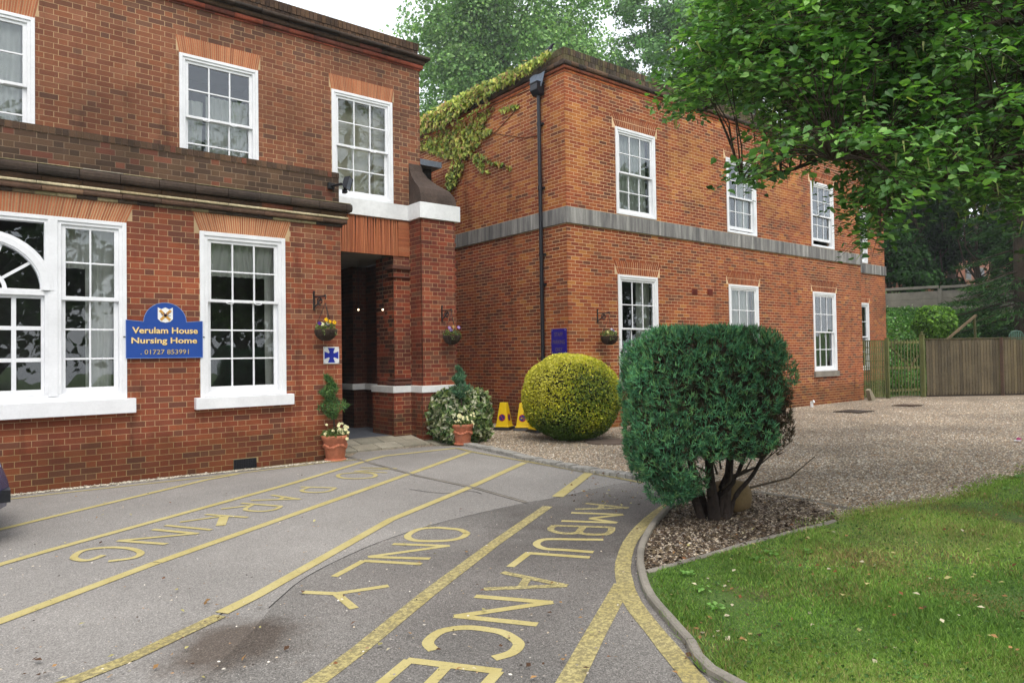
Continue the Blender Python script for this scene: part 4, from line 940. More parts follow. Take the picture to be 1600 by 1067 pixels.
# ------------------------------------------------------------------ floodlight
P_ = onY(528, 290, Y1-.02)
fl = thing('floodlight', (P_[0]-.1, Y1, P_[2]), 'black security floodlight on a short arm at the end of the parapet', 'light')
q = onY(517, 291, Y1-.03); e = np.array([onY(541, 286, Y1-.28)[0], Y1-.28, onY(541, 286, Y1-.28)[2]])
mb = MB(); mb.box(q[0]-.05, q[0]+.05, Y1-.06, Y1-.0, q[2]-.05, q[2]+.05); mb.tube([q, e-[.08, 0, .03]], .022, 8); obj('arm', mb, M['iron'], fl)
mb = MB(); c = e; ax = np.array([.75, -.6, -.28]); ax /= np.linalg.norm(ax); sd = np.cross(ax, [0, 0, 1]); sd /= np.linalg.norm(sd); up_ = np.cross(sd, ax)
f_ = [c+ax*.06+sd*a*.12+up_*b*.10 for a, b in ((-1,-1),(1,-1),(1,1),(-1,1))]; bk = [c-ax*.03+sd*a*.085+up_*b*.07 for a, b in ((-1,-1),(1,-1),(1,1),(-1,1))]
mb.arr(bk+f_, [(0,3,2,1),(0,1,5,4),(1,2,6,5),(2,3,7,6),(3,0,4,7)]); mb.bar(c+sd*.09-up_*.09, c+sd*.09+up_*.03, .012); mb.bar(c-sd*.09-up_*.09, c-sd*.09+up_*.03, .012); mb.bar(c+sd*.09-up_*.09, c-sd*.09-up_*.09, .012)
obj('lamp_housing', mb, M['black'], fl)
mb = MB(); mb.arr([p-ax*.008 for p in f_], [(0, 1, 2, 3)]); obj('lamp_glass', mb, M['lead'], fl)
mb = MB(); mb.box(e[0]-.06, e[0]+.0, e[1]-.03, e[1]+.03, e[2]-.17, e[2]-.11); mb.ball(e+[-.02, -.03, -.15], .028, 8, 6); mb.bar(e+[-.03, 0, -.11], e+[-.03, 0, -.05], .02); obj('motion_sensor', mb, M['black'], fl)

# ------------------------------------------------------------------ hanging baskets
M['wicker'] = amat('wicker', .9, 60, .35, 6, .3, .6)
GRN = [S(104,128,66,.75), S(128,150,84,.75), S(84,110,52,.7), S(150,166,104,.75)]
def pansy(mb, c, r, col, face=(0, -1, .3), eye=None):
    f = np.array(face, float); f /= np.linalg.norm(f); a = np.cross(f, [0, 0, 1.]); a /= np.linalg.norm(a); b = np.cross(a, f)
    for k in range(5):
        t = 2*PI*k/5+.3; cc_ = c+(a*math.cos(t)+b*math.sin(t))*r*.5+f*.002*k
        mb.poly([cc_+(a*math.cos(u)+b*math.sin(u))*r*.55+f*.004*(u % 2) for u in np.linspace(0, 2*PI, 7)[:-1]], [tuple(range(6))], np.array(col)*random.uniform(.85, 1.1))
    if eye is not None: mb.poly([c+(a*math.cos(u)+b*math.sin(u))*r*.28+f*.014 for u in np.linspace(0, 2*PI, 6)[:-1]], [tuple(range(5))], eye)
def basket(c, wall, label, flowers, R_=.165, nrm=(0, 1, 0), chains=True):
    """c: rim centre of the bowl; wall: Y of the wall behind"""
    c = np.array(c, float); t = thing('hanging_basket', tuple(c), label, 'hanging basket', 'hanging baskets on the brick walls')
    mb = MB()
    for k in range(9):     # coiled wicker rings
        a = k/8; r = R_*math.sqrt(max(1-a*a*.86, .02)); mb.tube([c+[r*math.cos(u), r*math.sin(u), -a*R_*.92] for u in np.linspace(0, 2*PI, 19)], .012, 5, S(58, 46, 38)*random.uniform(.8, 1.2))
    mb.lathe([(R_*.98, 0)]+[(R_*.96*math.sqrt(max(1-(k/8)**2*.86, .02)), -k/8*R_*.92) for k in range(9)]+[(.01, -R_*.93)], c, 18, S(48, 38, 32))
    for k in range(26):
        u = 2*PI*k/26; mb.tube([c+[math.cos(u)*R_*1.03*math.sqrt(max(1-a*a*.86, .02)), math.sin(u)*R_*1.03*math.sqrt(max(1-a*a*.86, .02)), -a*R_*.92] for a in (0, .25, .5, .75, 1)], .005, 4, S(80, 66, 54))
    obj('bowl', mb, M['wicker'], t)
    mb = MB(); v = rng.normal(size=(420, 3)); v /= np.linalg.norm(v, axis=1)[:, None]; C_ = c+v*[R_*1.0, R_*1.0, R_*.55]*(.5+.6*rng.random((420, 1)))+[0, 0, R_*.25]; C_[:, 2] = np.maximum(C_[:, 2], c[2]-.03)
    leaves(mb, C_, rng.uniform(.025, .045, 420), GRN, jitter=1, up=.5, shape='diamond')
    C_ = c+np.stack([rng.uniform(-1, 1, 30)*R_*.9, -R_*rng.uniform(.8, 1.05, 30), -rng.random(30)*.08], -1); leaves(mb, C_, .03, GRN, droop=1.5)
    obj('foliage', mb, M['leaf'], t)
    for (dx, dz, col, eye) in flowers:
        mb = MB(); pansy(mb, c+[dx, -.07, dz], .034, col, eye=eye); obj('flower', mb, M['leaf_matte'], t)
    hz = c[2]+.33+.1; hk = np.array([c[0], c[1], hz])
    for u in (.5, 2.6, 4.7):
        mb = MB(); mb.tube([c+[math.cos(u)*R_, math.sin(u)*R_, .01], hk], .0045, 4); obj('chain', mb, M['iron'], t)
    return t, hk
def bracket(hk, xw, wall, label):
    t = thing('basket_bracket', (xw, wall, hk[2]+.02), label, 'bracket', 'iron brackets for the hanging baskets')
    hk = np.array(hk); top = hk[2]+.03; w0 = np.array([xw, wall-.012, top]); 
    mb = MB(); mb.box(xw-.012, xw+.012, wall-.016, wall, top-.20, top+.09); mb.ball((xw, wall-.02, top+.08), .018, 8, 6); mb.ball((xw, wall-.02, top-.2), .014, 8, 6); obj('wall_plate', mb, M['iron'], t)
    mb = MB(); mb.tube([w0, hk+[0, 0, .03]], .012, 6); obj('arm', mb, M['iron'], t)
    mb = MB(); d = hk-w0; P = []
    for k in range(26):
        a = k/25; th = 3.6*PI*a; r = .015+.05*a; P.append(w0+d*(.55-.18*0)+np.array([d[0]*.5*0, 0, 0])+d/np.linalg.norm(d)*r*math.cos(th)+np.array([0, 0, -.055+r*math.sin(th)]))
    mb.tube(P, .010, 5); mb.tube([w0-[0, 0, .17], w0+d*.35-[0, 0, .10], w0+d*.62-[0, 0, .01]], .011, 5); obj('scroll', mb, M['iron'], t)
    mb = MB(); mb.tube([hk+[0, 0, .03], hk+d*.06+[0, 0, .045], hk+d*.09+[0, 0, .015], hk+[0, 0, -.02]], .010, 5); mb.ball(hk+[0, 0, .045], .014, 8, 6); obj('hook', mb, M['iron'], t)
YE = S(245, 190, 20); PU = S(150, 120, 190); DP = S(70, 30, 120); CRM = S(240, 236, 190)
b_, hk = basket(onY(509, 516, Y1-.23), Y1, 'wicker hanging basket with yellow and purple pansies left of the porch', [(-.02, .16, YE, None), (.03, .13, YE, None), (.11, .12, YE, S(60,30,20)), (-.13, .1, DP, None), (-.01, .09, DP, None), (-.09, .09, CRM, None), (.01, .11, CRM, None)])
hk = np.array([onY(507, 466, Y1-.2)[0], Y1-.22, onY(507, 466, Y1-.2)[2]]); bracket(hk, onY(490, 460, Y1)[0], Y1, 'black scrolled iron bracket on the wall above the left hanging basket')
b_, hk = basket(onY(706, 525, Y3-.22), Y3, 'wicker hanging basket with lilac pansies on the porch pier', [(-.1, .15, PU, S(240,220,80)), (.11, .16, PU, S(240,220,80)), (.0, .17, S(190,150,90), None), (-.07, .11, PU, None)])
bracket((hk[0]-.01, hk[1], onY(706, 487, Y3-.22)[2]), onY(690, 480, Y3)[0], Y3, 'black scrolled iron bracket on the porch pier above the lilac pansies')
b_, hk = basket(onY(952, 526, YR-.22), YR, 'wicker hanging basket with a white and violet pansy on the wing corner', [(.0, .15, S(215,205,225), DP), (.13, .1, S(225,220,170), None), (-.12, .09, S(210,205,140), None), (.05, .13, PU, None)], R_=.18)
bracket((hk[0], hk[1], hk[2]+.05), onY(933, 490, YR)[0], YR, 'black scrolled iron bracket on the wing wall beside its ground floor window')

# ------------------------------------------------------------------ terracotta pots with spiral topiary
def pot(c, R_, Hh, label, fl_cols, tree_pts, tree_h, tcol, seed):
    rng2 = np.random.default_rng(seed); c = np.array(c, float)
    t = thing('terracotta_planter', tuple(c), label, 'planter', 'planters beside the porch')
    mb = MB(); mb.lathe([(.0, 0), (R_*.62, 0), (R_*.66, .02), (R_*.86, Hh*.78), (R_*.9, Hh*.8), (R_*.9, Hh*.83), (R_*.97, Hh*.86), (R_*1.0, Hh*.99), (R_*.97, Hh), (R_*.9, Hh), (R_*.86, Hh*.9), (0, Hh*.9)], c, 32); pt = obj('pot', mb, M['terracotta'], t, smooth=True)
    mb = MB()
    for k in range(40):
        a = 2*PI*k/40; r = R_*(.655+.2*(Hh*.55/Hh)); mb.ball(c+[r*math.cos(a)*1.02, r*math.sin(a)*1.02, Hh*(.58+.05*math.cos(k*PI/5))], .02+.006*(k % 3), 6, 4)
    obj('garland_relief', mb, M['terracotta'], pt, smooth=True)
    mb = MB(); mb.lathe([(0, 0), (R_*.78, 0), (R_*.8, .03), (R_*.74, .035), (0, .03)], c-[0, 0, .002], 24); obj('saucer', mb, M['terracotta'], t, smooth=True)
    mb = MB(); n_ = 700; v = rng2.normal(size=(n_, 3)); v /= np.linalg.norm(v, axis=1)[:, None]; C_ = c+[0, 0, Hh]+v*[R_*1.02, R_*1.02, .11]*(.4+.65*rng2.random((n_, 1))); C_[:, 2] = np.maximum(C_[:, 2], c[2]+Hh-.02)
    leaves(mb, C_, rng2.uniform(.03, .05, n_), GRN, up=.5); obj('foliage', mb, M['leaf'], t)
    for k in range(fl_cols[1]):
        a = rng2.uniform(-PI*1.1, .1); r = R_*rng2.uniform(.4, 1.05); p_ = c+[r*math.cos(a)+fl_cols[2], r*math.sin(a), Hh+rng2.uniform(.02, .18)]
        if k % 7 == 6: p_[2] = c[2]+Hh-rng2.uniform(.0, .1)
        mb = MB(); pansy(mb, p_, rng2.uniform(.022, .03), fl_cols[0], face=(rng2.normal()*.3, -1, .5), eye=S(225, 190, 60)); obj('flower', mb, M['leaf_matte'], t)
    s_ = thing('spiral_conifer', tuple(c+[0, 0, Hh*.9]), tree_pts[0], 'topiary', 'small spiral conifers in the planters')
    mb = MB(); top = c+[tree_pts[1], 0, Hh+tree_h]; mb.tube([c+[0, 0, Hh*.88], c+[tree_pts[1]*.2, 0, Hh+tree_h*.3], c+[tree_pts[1]*.6, 0, Hh+tree_h*.7], top], [.016, .014, .01, .004], 6); obj('trunk', mb, M['bark'], s_)
    mb = MB(); n_ = 2600; u = rng2.random(n_)**.8; lo = tree_pts[2]; zc_ = Hh+tree_h*(lo+(1-lo)*u); rr = 1.25*R_*tree_pts[3]*np.interp(u, [0, .12, .35, .6, .8, 1], [.35, .95, 1, .62, .42, .12])*(.72+.28*np.sin(u*17+seed))
    a = rng2.uniform(0, 2*PI, n_); q = np.sqrt(rng2.random(n_)); C_ = c+np.stack([tree_pts[1]*(zc_-Hh)/tree_h+rr*q*np.cos(a)+.035*np.sin(u*14+seed), rr*q*np.sin(a), zc_], -1)
    leaves(mb, C_, rng2.uniform(.035, .08, n_), tcol, shape='blade', az=np.array([0, 0, .5]), jitter=1); obj('crown', mb, M['leaf_matte'], s_)
g1 = onZ(524, 719); g2 = onZ(723, 694, .02)
pot((g1[0], g1[1], 0.0), .215, .40, 'terracotta pot of cream pansies left of the porch entrance', (CRM, 26, .02), ['small green spiral conifer in the pot left of the porch entrance', -.10, .28, .95], .93, [S(88,130,74,.75), S(104,150,84,.78), S(128,160,92,.8), S(72,108,70,.7)], 3)
pot((g2[0], g2[1], 0.02), .205, .37, 'terracotta pot of large cream pansies in front of the variegated ivy', (CRM, 22, .03), ['small blue-green spiral conifer in the pot before the ivy', -.06, .46, .9], 1.02, [S(100,148,112,.75), S(122,164,122,.78), S(80,124,98,.7)], 9)

# ------------------------------------------------------------------ shrubs
def shrub(name, label, cat, c, fn, n, size, cols, matn, shape='diamond', core=None, jitter=.9, az=None, up=.2, group=None, droop=0, colfn=None, stems=None):
    """fn(unit vectors) -> surface radius offsets; leaves sit in a shell around it over a dark twiggy core"""
    t = thing(name, tuple(c), label, cat, group); v = rng.normal(size=(n, 3)); v /= np.linalg.norm(v, axis=1)[:, None]
    P, nr = fn(v); k = P[:, 2] > c[2]+.0; P, nr = P[k], nr[k]; m_ = len(P)
    sz = rng.uniform(size[0], size[1], m_); cl_ = colfn(P) if colfn else cols
    mb = MB(); leaves(mb, P, sz, cl_, nrm=nr*1.0, jitter=jitter, up=up, shape=shape, az=az, droop=droop)
    k = rng.choice(len(P), 60)     # stray shoots
    for i in k:
        q = P[i]+nr[i]/np.linalg.norm(nr[i])*np.linspace(.0, rng.uniform(.03, .10), 5)[:, None]+np.array([0, 0, .012])*np.arange(5)[:, None]; leaves(mb, q+rng.normal(size=(5, 3))*.008, sz[i], np.asarray(cols), nrm=(0, 0, 1), jitter=.8, shape=shape)
    obj('foliage', mb, M[matn], t)
    return t
def vnoise(P, s, seed=0, k=5):
    r = np.random.default_rng(seed); o = np.zeros(len(P))
    for i in range(k):
        w_ = r.normal(size=3); w_ /= np.linalg.norm(w_); o += np.sin((P@w_)*s*(1+.35*i)+r.uniform(0, 6))/(1+.3*i)
    return o/2.4
# clipped golden round bush by the wing corner
gb = atD(893, 620, 13.35); bc = np.array([gb[0], gb[1], .80])
def f_gold(v):
    v = v*1.0; sp_ = v/((np.abs(v)**2.3).sum(1)**(1/2.3))[:, None]
    rad = np.array([.90, .88, .80]); P = bc+sp_*rad*(1+.022*vnoise(v, 9, 3)[:, None]+.02*vnoise(v, 3, 13)[:, None])*(1.02-.10*rng.random((len(v), 1))**1.5); return P, v
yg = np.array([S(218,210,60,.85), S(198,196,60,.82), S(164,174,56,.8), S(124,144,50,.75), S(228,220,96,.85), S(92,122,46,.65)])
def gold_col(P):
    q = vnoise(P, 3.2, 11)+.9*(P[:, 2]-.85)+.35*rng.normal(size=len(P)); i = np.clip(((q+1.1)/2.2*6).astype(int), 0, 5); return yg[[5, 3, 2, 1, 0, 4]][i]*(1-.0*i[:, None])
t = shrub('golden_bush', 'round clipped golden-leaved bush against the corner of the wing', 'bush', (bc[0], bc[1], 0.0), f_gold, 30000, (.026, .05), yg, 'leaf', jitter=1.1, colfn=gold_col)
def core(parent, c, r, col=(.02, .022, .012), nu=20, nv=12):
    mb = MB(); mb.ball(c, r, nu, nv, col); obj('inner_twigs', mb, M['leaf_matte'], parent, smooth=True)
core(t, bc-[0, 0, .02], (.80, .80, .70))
# variegated ivy mound in the corner by the pier
ic = onZ(705, 682); icc = np.array([7.40, 10.86, .46])
def f_ivy(v): return icc+v/((np.abs(v)**3.2).sum(1)**(1/3.2))[:, None]*np.array([.53, .40, .50])*(1+.10*vnoise(v, 5, 5)[:, None]+.06*vnoise(v, 11, 6)[:, None])*(1.04-.20*rng.random((len(v), 1))), v
iv = [S(136,160,100,.85), S(206,208,176,.9), S(92,124,72,.75), S(222,220,194,.9), S(112,142,88,.8), S(70,98,58,.7), S(168,186,122,.85)]
t = shrub('variegated_ivy', 'mound of cream and green variegated ivy between the porch pier and the pot', 'bush', (icc[0], icc[1], 0), f_ivy, 4600, (.07, .125), iv, 'leaf', shape='ivy', jitter=.7, droop=1)
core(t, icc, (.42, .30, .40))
# clipped blue-green conifer on bare stems
tg = onZ(1122, 812); cc0 = np.array([tg[0], tg[1], 1.06])
ex, ey = _r.copy(), _f.copy(); ex[2] = ey[2] = 0; ex /= np.linalg.norm(ex); ey /= np.linalg.norm(ey)
D0 = (tg-CAM)@_f; cxo = (1101-800)/FOC*D0-(tg-CAM)@_r
def box_surf(v):
    p = .3; q = np.sign(v)*np.abs(v)**(1-.0); nn = (np.abs(v)**5.5).sum(1)**(1/5.5); q = v/nn[:, None]
    return q
def f_con(v):
    q = box_surf(v); lump = vnoise(q, 4.2, 21, 6)
    hx = .755-.03*np.clip(-q[:, 2]-.3, 0, 1)-.05*(q[:, 2] > .6); hy = .62; hz = .775
    s_ = (1+.085*lump-.10*(1-np.abs(vnoise(q, 5.5, 77))).clip(0, 1)**6+.04*np.abs(vnoise(q, 9, 78))+.035*vnoise(q, 14, 8))*(1-.15*rng.random(len(v))**2)
    q2 = q*s_[:, None]; zoff = .0
    z = np.where(q2[:, 2] < 0, q2[:, 2]*(.93+.10*vnoise(q, 6, 4)-.16*(q2[:, 0] > .55)-.16*np.exp(-((q2[:, 0]-.05)/.3)**2)), q2[:, 2]*(.99+.02*q2[:, 0]))*hz
    z = np.minimum(z, hz*(1+.012*vnoise(q, 9, 2)))
    P = cc0+ex*(q2[:, 0]*hx+cxo)[:, None]+ey*(q2[:, 1]*hy)[:, None]+np.array([0, 0, 1.])*z[:, None]
    return P, ex*v[:, :1]+ey*v[:, 1:2]+np.array([0, 0, 1.])*v[:, 2:3]
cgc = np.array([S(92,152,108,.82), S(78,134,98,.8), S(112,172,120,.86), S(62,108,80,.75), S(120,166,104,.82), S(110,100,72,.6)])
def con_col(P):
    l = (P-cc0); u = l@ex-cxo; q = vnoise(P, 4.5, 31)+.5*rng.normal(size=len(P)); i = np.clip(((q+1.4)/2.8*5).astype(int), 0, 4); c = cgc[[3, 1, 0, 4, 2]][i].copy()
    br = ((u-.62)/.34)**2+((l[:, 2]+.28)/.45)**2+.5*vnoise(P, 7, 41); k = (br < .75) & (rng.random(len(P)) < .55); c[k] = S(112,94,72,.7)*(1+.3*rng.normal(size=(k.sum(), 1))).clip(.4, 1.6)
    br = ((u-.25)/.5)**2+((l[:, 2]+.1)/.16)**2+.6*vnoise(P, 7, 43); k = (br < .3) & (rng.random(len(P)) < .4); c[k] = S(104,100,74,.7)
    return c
con = thing('clipped_conifer', tuple(tg), 'large squared-off blue-green clipped conifer on bare dark stems by the kerb', 'topiary')
HX, HY, HZ = .60, .50, .64
rl = np.random.default_rng(5); LB = []
def add_lobe(q, r): 
    for (p_, r_) in LB:
        if np.linalg.norm(p_-q) < .58*(r+r_): return
    LB.append((q, r))
for _ in range(9000):      # lobes crowd the faces of a squared block
    v = rl.normal(size=3); v /= np.linalg.norm(v); q = v/((np.abs(v)**7).sum()**(1/7.)); q = q*[HX, HY, HZ]
    if q[2] < -.34*HZ and -.24 < q[0]: q[2] = max(q[2], -.44*HZ)
    if q[0] > .22 and q[2] < -.38: continue
    if q[2] < 0: q[0] *= 1-.10*(-q[2]/HZ)**2
    add_lobe(q, rl.uniform(.13, .20))
LB.append((np.array([-.46, -.30, -.66]), .17)); LB.append((np.array([-.30, -.40, -.60]), .16)); LB.append((np.array([-.16, -.3, -.60]), .13))
mb = MB(); ux = lambda A: cc0+ex*(A[:, :1]+cxo)+ey*A[:, 1:2]+np.array([0, 0, 1.])*A[:, 2:3]
TOP = HZ+.145
for (q, r) in LB:
    brown = (((q[0]-.52)/.26)**2+((q[2]+.10)/.40)**2 < 1 and q[1] < .35) or (((q[0]-.22)/.20)**2+((q[2]-.10)/.12)**2 < 1)
    if brown and rl.random() < .42: brown = False; r *= .75
    n_ = int(14500*r*r*(.75 if brown else 1)); v = rl.normal(size=(n_, 3)); v /= np.linalg.norm(v, axis=1)[:, None]
    out = q/np.array([HX, HY, HZ]); out /= np.linalg.norm(out); v = v[(v@out > -.35)]; n_ = len(v)
    P = q+v*r*np.array([1, 1, 1.15])*(.80+.22*rl.random((n_, 1)))*(.86 if brown else 1); P[:, 2] = np.minimum(P[:, 2], TOP-.03*rl.random(n_)); P[:, 0] = np.clip(P[:, 0], -.735-.0*P[:, 2], .735)
    P[:, 1] = np.maximum(P[:, 1], -.66-.02*rl.random(n_))
    qn = q*np.array([1, 1, 1.]); tone_ = rl.uniform(.8, 1.2)
    if brown: col = np.array([S(112,92,72,.62), S(88,72,58,.6), S(70,60,48,.55), S(96,98,70,.6)])[rl.integers(0, 4, n_)]*tone_
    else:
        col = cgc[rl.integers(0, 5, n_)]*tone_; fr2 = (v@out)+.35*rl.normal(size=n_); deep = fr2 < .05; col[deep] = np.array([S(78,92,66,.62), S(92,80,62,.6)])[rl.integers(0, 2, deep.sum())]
    W3 = ux(P); vw = ex*v[:, :1]+ey*v[:, 1:2]+np.array([0, 0, 1.])*v[:, 2:3]
    for rep in range(4):
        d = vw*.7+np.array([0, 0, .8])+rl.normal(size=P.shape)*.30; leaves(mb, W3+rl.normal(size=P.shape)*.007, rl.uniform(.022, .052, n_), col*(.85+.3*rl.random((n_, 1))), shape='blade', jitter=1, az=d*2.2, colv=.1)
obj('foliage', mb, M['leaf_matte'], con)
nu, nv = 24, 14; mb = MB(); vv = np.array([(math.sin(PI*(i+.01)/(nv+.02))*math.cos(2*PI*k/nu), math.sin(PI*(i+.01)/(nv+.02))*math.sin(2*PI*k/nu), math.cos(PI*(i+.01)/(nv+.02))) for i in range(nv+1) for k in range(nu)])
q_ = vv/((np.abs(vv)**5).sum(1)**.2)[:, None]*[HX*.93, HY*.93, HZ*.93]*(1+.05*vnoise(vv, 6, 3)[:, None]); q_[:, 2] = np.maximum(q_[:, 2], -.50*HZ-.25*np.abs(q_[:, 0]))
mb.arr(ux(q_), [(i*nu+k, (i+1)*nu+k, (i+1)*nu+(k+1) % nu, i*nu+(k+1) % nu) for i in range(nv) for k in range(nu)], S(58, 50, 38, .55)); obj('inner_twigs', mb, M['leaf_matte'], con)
mb = MB()      # dead twiggy sprays showing in the gaps
v = rl.normal(size=(5200, 3)); v /= np.linalg.norm(v, axis=1)[:, None]; q_ = v/((np.abs(v)**5).sum(1)**.2)[:, None]*[HX, HY, HZ]*(.93+.12*rl.random((5200, 1))); q_ = q_[(q_[:, 2] > -.62*HZ)|(np.abs(q_[:, 0]-.2) > .42)]
leaves(mb, ux(q_), rl.uniform(.04, .10, len(q_)), np.array([S(104,84,66,.6), S(80,66,52,.55), S(124,106,84,.62)]), shape='blade', jitter=1, az=(ex*q_[:, :1]+ey*q_[:, 1:2]+np.array([0, 0, .35]))*1.5); obj('dead_sprays', mb, M['leaf_matte'], con, kind='stuff')
for k, (dx, dy, tx, ty, r) in enumerate(((-.13, 0, -.30, .1, .045), (-.04, -.05, -.08, -.1, .062), (.05, .0, .12, .1, .058), (.09, .02, .45, .0, .028), (-.07, .08, -.15, .3, .04), (.02, .1, .3, .25, .035), (.0, -.04, .30, -.1, .03))):
    mb = MB(); r *= .82; dx *= 1.35; b0 = tg+ex*dx*.8+ey*dy; b1 = tg+ex*(dx*1.1+tx*.1)+ey*(dy+ty*.2)+[0, 0, .22]; b2 = tg+ex*(dx+tx*.55)+ey*(dy+ty*.6)+[0, 0, .45]; b3 = tg+ex*(dx+tx)+ey*(dy+ty)+[0, 0, .85]
    mb.tube(smooth_line([b0-[0, 0, .03], b1, b2, b3], 4), np.linspace(r*1.25, r*.6, 13), 9); obj('trunk', mb, M['bark_dark'], con, smooth=True)
for k in range(16):
    mb = MB(); a = rng.uniform(-1, 1); b0 = tg+ex*a*.25+ey*rng.uniform(-.2, .2)+[0, 0, rng.uniform(.30, .5)]; mb.tube([b0, b0+ex*a*.35+[0, 0, .1]+ey*rng.uniform(-.3, .2), b0+ex*a*.62+[0, 0, .28]], [.012, .008, .004], 5); obj('branch', mb, M['bark'], con)
# lump of stone behind its stems
sb = onZ(1150, 800); mb = MB(); v = rng.normal(size=(1, 3)); V = []; 
for i in range(9):
    for k in range(14):
        th = PI*(i+.01)/8.02; ph = 2*PI*k/14; w_ = np.array([math.sin(th)*math.cos(ph), math.sin(th)*math.sin(ph), math.cos(th)]); s_ = 1+.18*vnoise(w_[None], 3, 2)[0]; V.append((sb[0]+.05+.2*w_[0]*s_, sb[1]+.1+.2*w_[1]*s_, .12+.21*w_[2]*s_))
mb.arr(V, [(i*14+k, (i+1)*14+k, (i+1)*14+(k+1) % 14, i*14+(k+1) % 14) for i in range(8) for k in range(14)], S(118, 98, 66)); own('boulder', mb, M['stone'], 'mossy brown boulder tucked behind the stems of the clipped conifer', 'rock', (sb[0], sb[1], 0), smooth=True)

# ------------------------------------------------------------------ no-waiting cones
def nocone(c, rz, label):
    t = thing('no_waiting_cone', c, label, 'traffic cone', 'yellow cones beside the golden bush'); c = np.array(c); R_ = np.array([[math.cos(rz), -math.sin(rz), 0], [math.sin(rz), math.cos(rz), 0], [0, 0, 1.]])
    T = lambda P: [c+R_@np.array(p) for p in P]
    def fr_(mb, h0, h1, a, b, col): mb.arr(T([(sx*a, sy*a, h0) for sx, sy in ((-1,-1),(1,-1),(1,1),(-1,1))]+[(sx*b, sy*b, h1) for sx, sy in ((-1,-1),(1,-1),(1,1),(-1,1))]), [(0,3,2,1),(4,5,6,7),(0,1,5,4),(1,2,6,5),(2,3,7,6),(3,0,4,7)], col)
    mb = MB(); fr_(mb, .0, .05, .20, .17, (.012, .012, .014)); obj('base', mb, M['col'], t, bevel=.008)
    mb = MB(); fr_(mb, .05, .58, .145, .07, S(225, 190, 20)); fr_(mb, .058, .085, .16, .153, S(225, 190, 20)); obj('cone', mb, M['col'], t, bevel=.008)
    for f in range(4):
        a = f*PI/2; q = np.array([[math.cos(a), -math.sin(a), 0], [math.sin(a), math.cos(a), 0], [0, 0, 1.]])
        def disc(r, off, col, name):
            mb = MB(); P = []
            for u in np.linspace(0, 2*PI, 19)[:-1]:
                z = .26+r*math.sin(u); d = .145-(z-.05)/.53*.075; P.append(q@np.array([r*math.cos(u), -d-off, z]))
            mb.poly(T(P), [tuple(range(18))], col); return obj(name, mb, M['col'], t)
        disc(.078, .004, S(170, 40, 50), 'red_ring'); disc(.062, .006, S(35, 40, 110), 'blue_disc')
        mb = MB(); P = []
        for sx, sz in ((-.045, .05), (-.033, .058), (.045, -.045), (.034, -.055)): z = .26+sz; P.append(q@np.array([sx, -(.145-(z-.05)/.53*.075)-.008, z]))
        mb.poly(T(P), [(0, 1, 2, 3)], S(170, 40, 50)); obj('slash', mb, M['col'], t)
for (px, py, rz, lb) in ((788, 671, -.45, 'yellow no-waiting cone standing clear of the golden bush'), (818, 672, -.25, 'yellow no-waiting cone half hidden by the golden bush'), (841, 675, .5, 'yellow no-waiting cone almost wholly behind the golden bush')):
    g = onZ(px, py, 0); nocone((g[0], g[1], .01), rz-.6, lb)

# ------------------------------------------------------------------ fence, trellis and gate
FA, FB, FC, FD = [onZ(px, py) for px, py in ((1350, 626), (1388, 622), (1443, 620), (1600, 617))]
FD = FC+(FD-FC)/np.linalg.norm(FD-FC)*9
wc = [S(112,100,74,.8), S(98,86,64,.8), S(120,108,84,.8), S(104,98,66,.8)]; gwc = [S(108,112,66,.8), S(92,96,60,.8), S(122,122,76,.8)]; bwc = [S(100,90,70,.8), S(90,80,62,.8), S(110,98,76,.8)]
def run(a, b): d = b-a; L_ = np.linalg.norm(d); return d/L_, L_
fn = thing('board_fence', tuple(FC), 'weathered upright board fence with capping rail right of the gate', 'fence')
d, L_ = run(FC, FD); nv_ = np.array([d[1], -d[0], 0])
k = 0; s_ = .12
while s_ < L_-.1:
    c0 = FC+d*s_; hh = (1.90 if s_ > 3.0 else 1.92)+.01*rng.normal(); mb = MB(); P = [c0, c0+d*.112, c0+d*.112+nv_*.012, c0+nv_*.024]
    mb.prism([p+[0, 0, .06] for p in P], (0, 0, hh-.06), random.choice(bwc if s_ < 2.6 else wc)*random.uniform(.85, 1.12)); obj('board', mb, M['wood'], fn); s_ += .106
for a, b in ((0.05, 2.72), (2.78, L_)): mb = MB(); mb.bar(FC+d*a+[0, 0, 1.95], FC+d*b+[0, 0, 1.95+.03*(a > 1)], .09, .035, col=S(92, 84, 60, .8)); obj('capping_rail', mb, M['wood'], fn)
for a in (2.75, 5.5, 8.2): mb = MB(); mb.bar(FC+d*a+nv_*.04, FC+d*a+nv_*.04+[0, 0, 1.98], .09, .09, col=S(100, 80, 66, .8)); obj('post', mb, M['wood'], fn)
for z in (.08,): mb = MB(); mb.bar(FC+d*.1+[0, 0, z-.02], FC+d*L_+[0, 0, z-.02], .03, .14, col=S(60, 50, 40, .8)); obj('gravel_board', mb, M['wood'], fn)
mb = MB(); e0 = FC+d*.75-nv_*.25; mb.bar(e0+[0, 0, 1.7], e0+d*1.35+[0, 0, 2.75], .09, .06, col=S(120, 104, 80, .8)); obj('leaning_post', mb, M['wood'], fn); mb = MB(); mb.bar(e0+d*1.3+[0, 0, 1.7], e0+d*1.3+[0, 0, 2.7], .06, .06, col=S(84, 84, 52, .8)); obj('leaning_post', mb, M['wood'], fn)
mb = MB(); mb.bar(FC-[0, 0, .02], FC+[0, 0, 2.08], .13, .13, col=gwc[0]); mb.lathe([(.09, 2.08), (.09, 2.11), (.03, 2.13), (.05, 2.17), (.04, 2.2), (0, 2.22)], (FC[0], FC[1], 0), 10, gwc[1]); obj('gate_post', mb, M['wood'], fn)
gt = thing('garden_gate', tuple(FB), 'open-slatted greenish timber gate between the trellis and the board fence', 'gate')
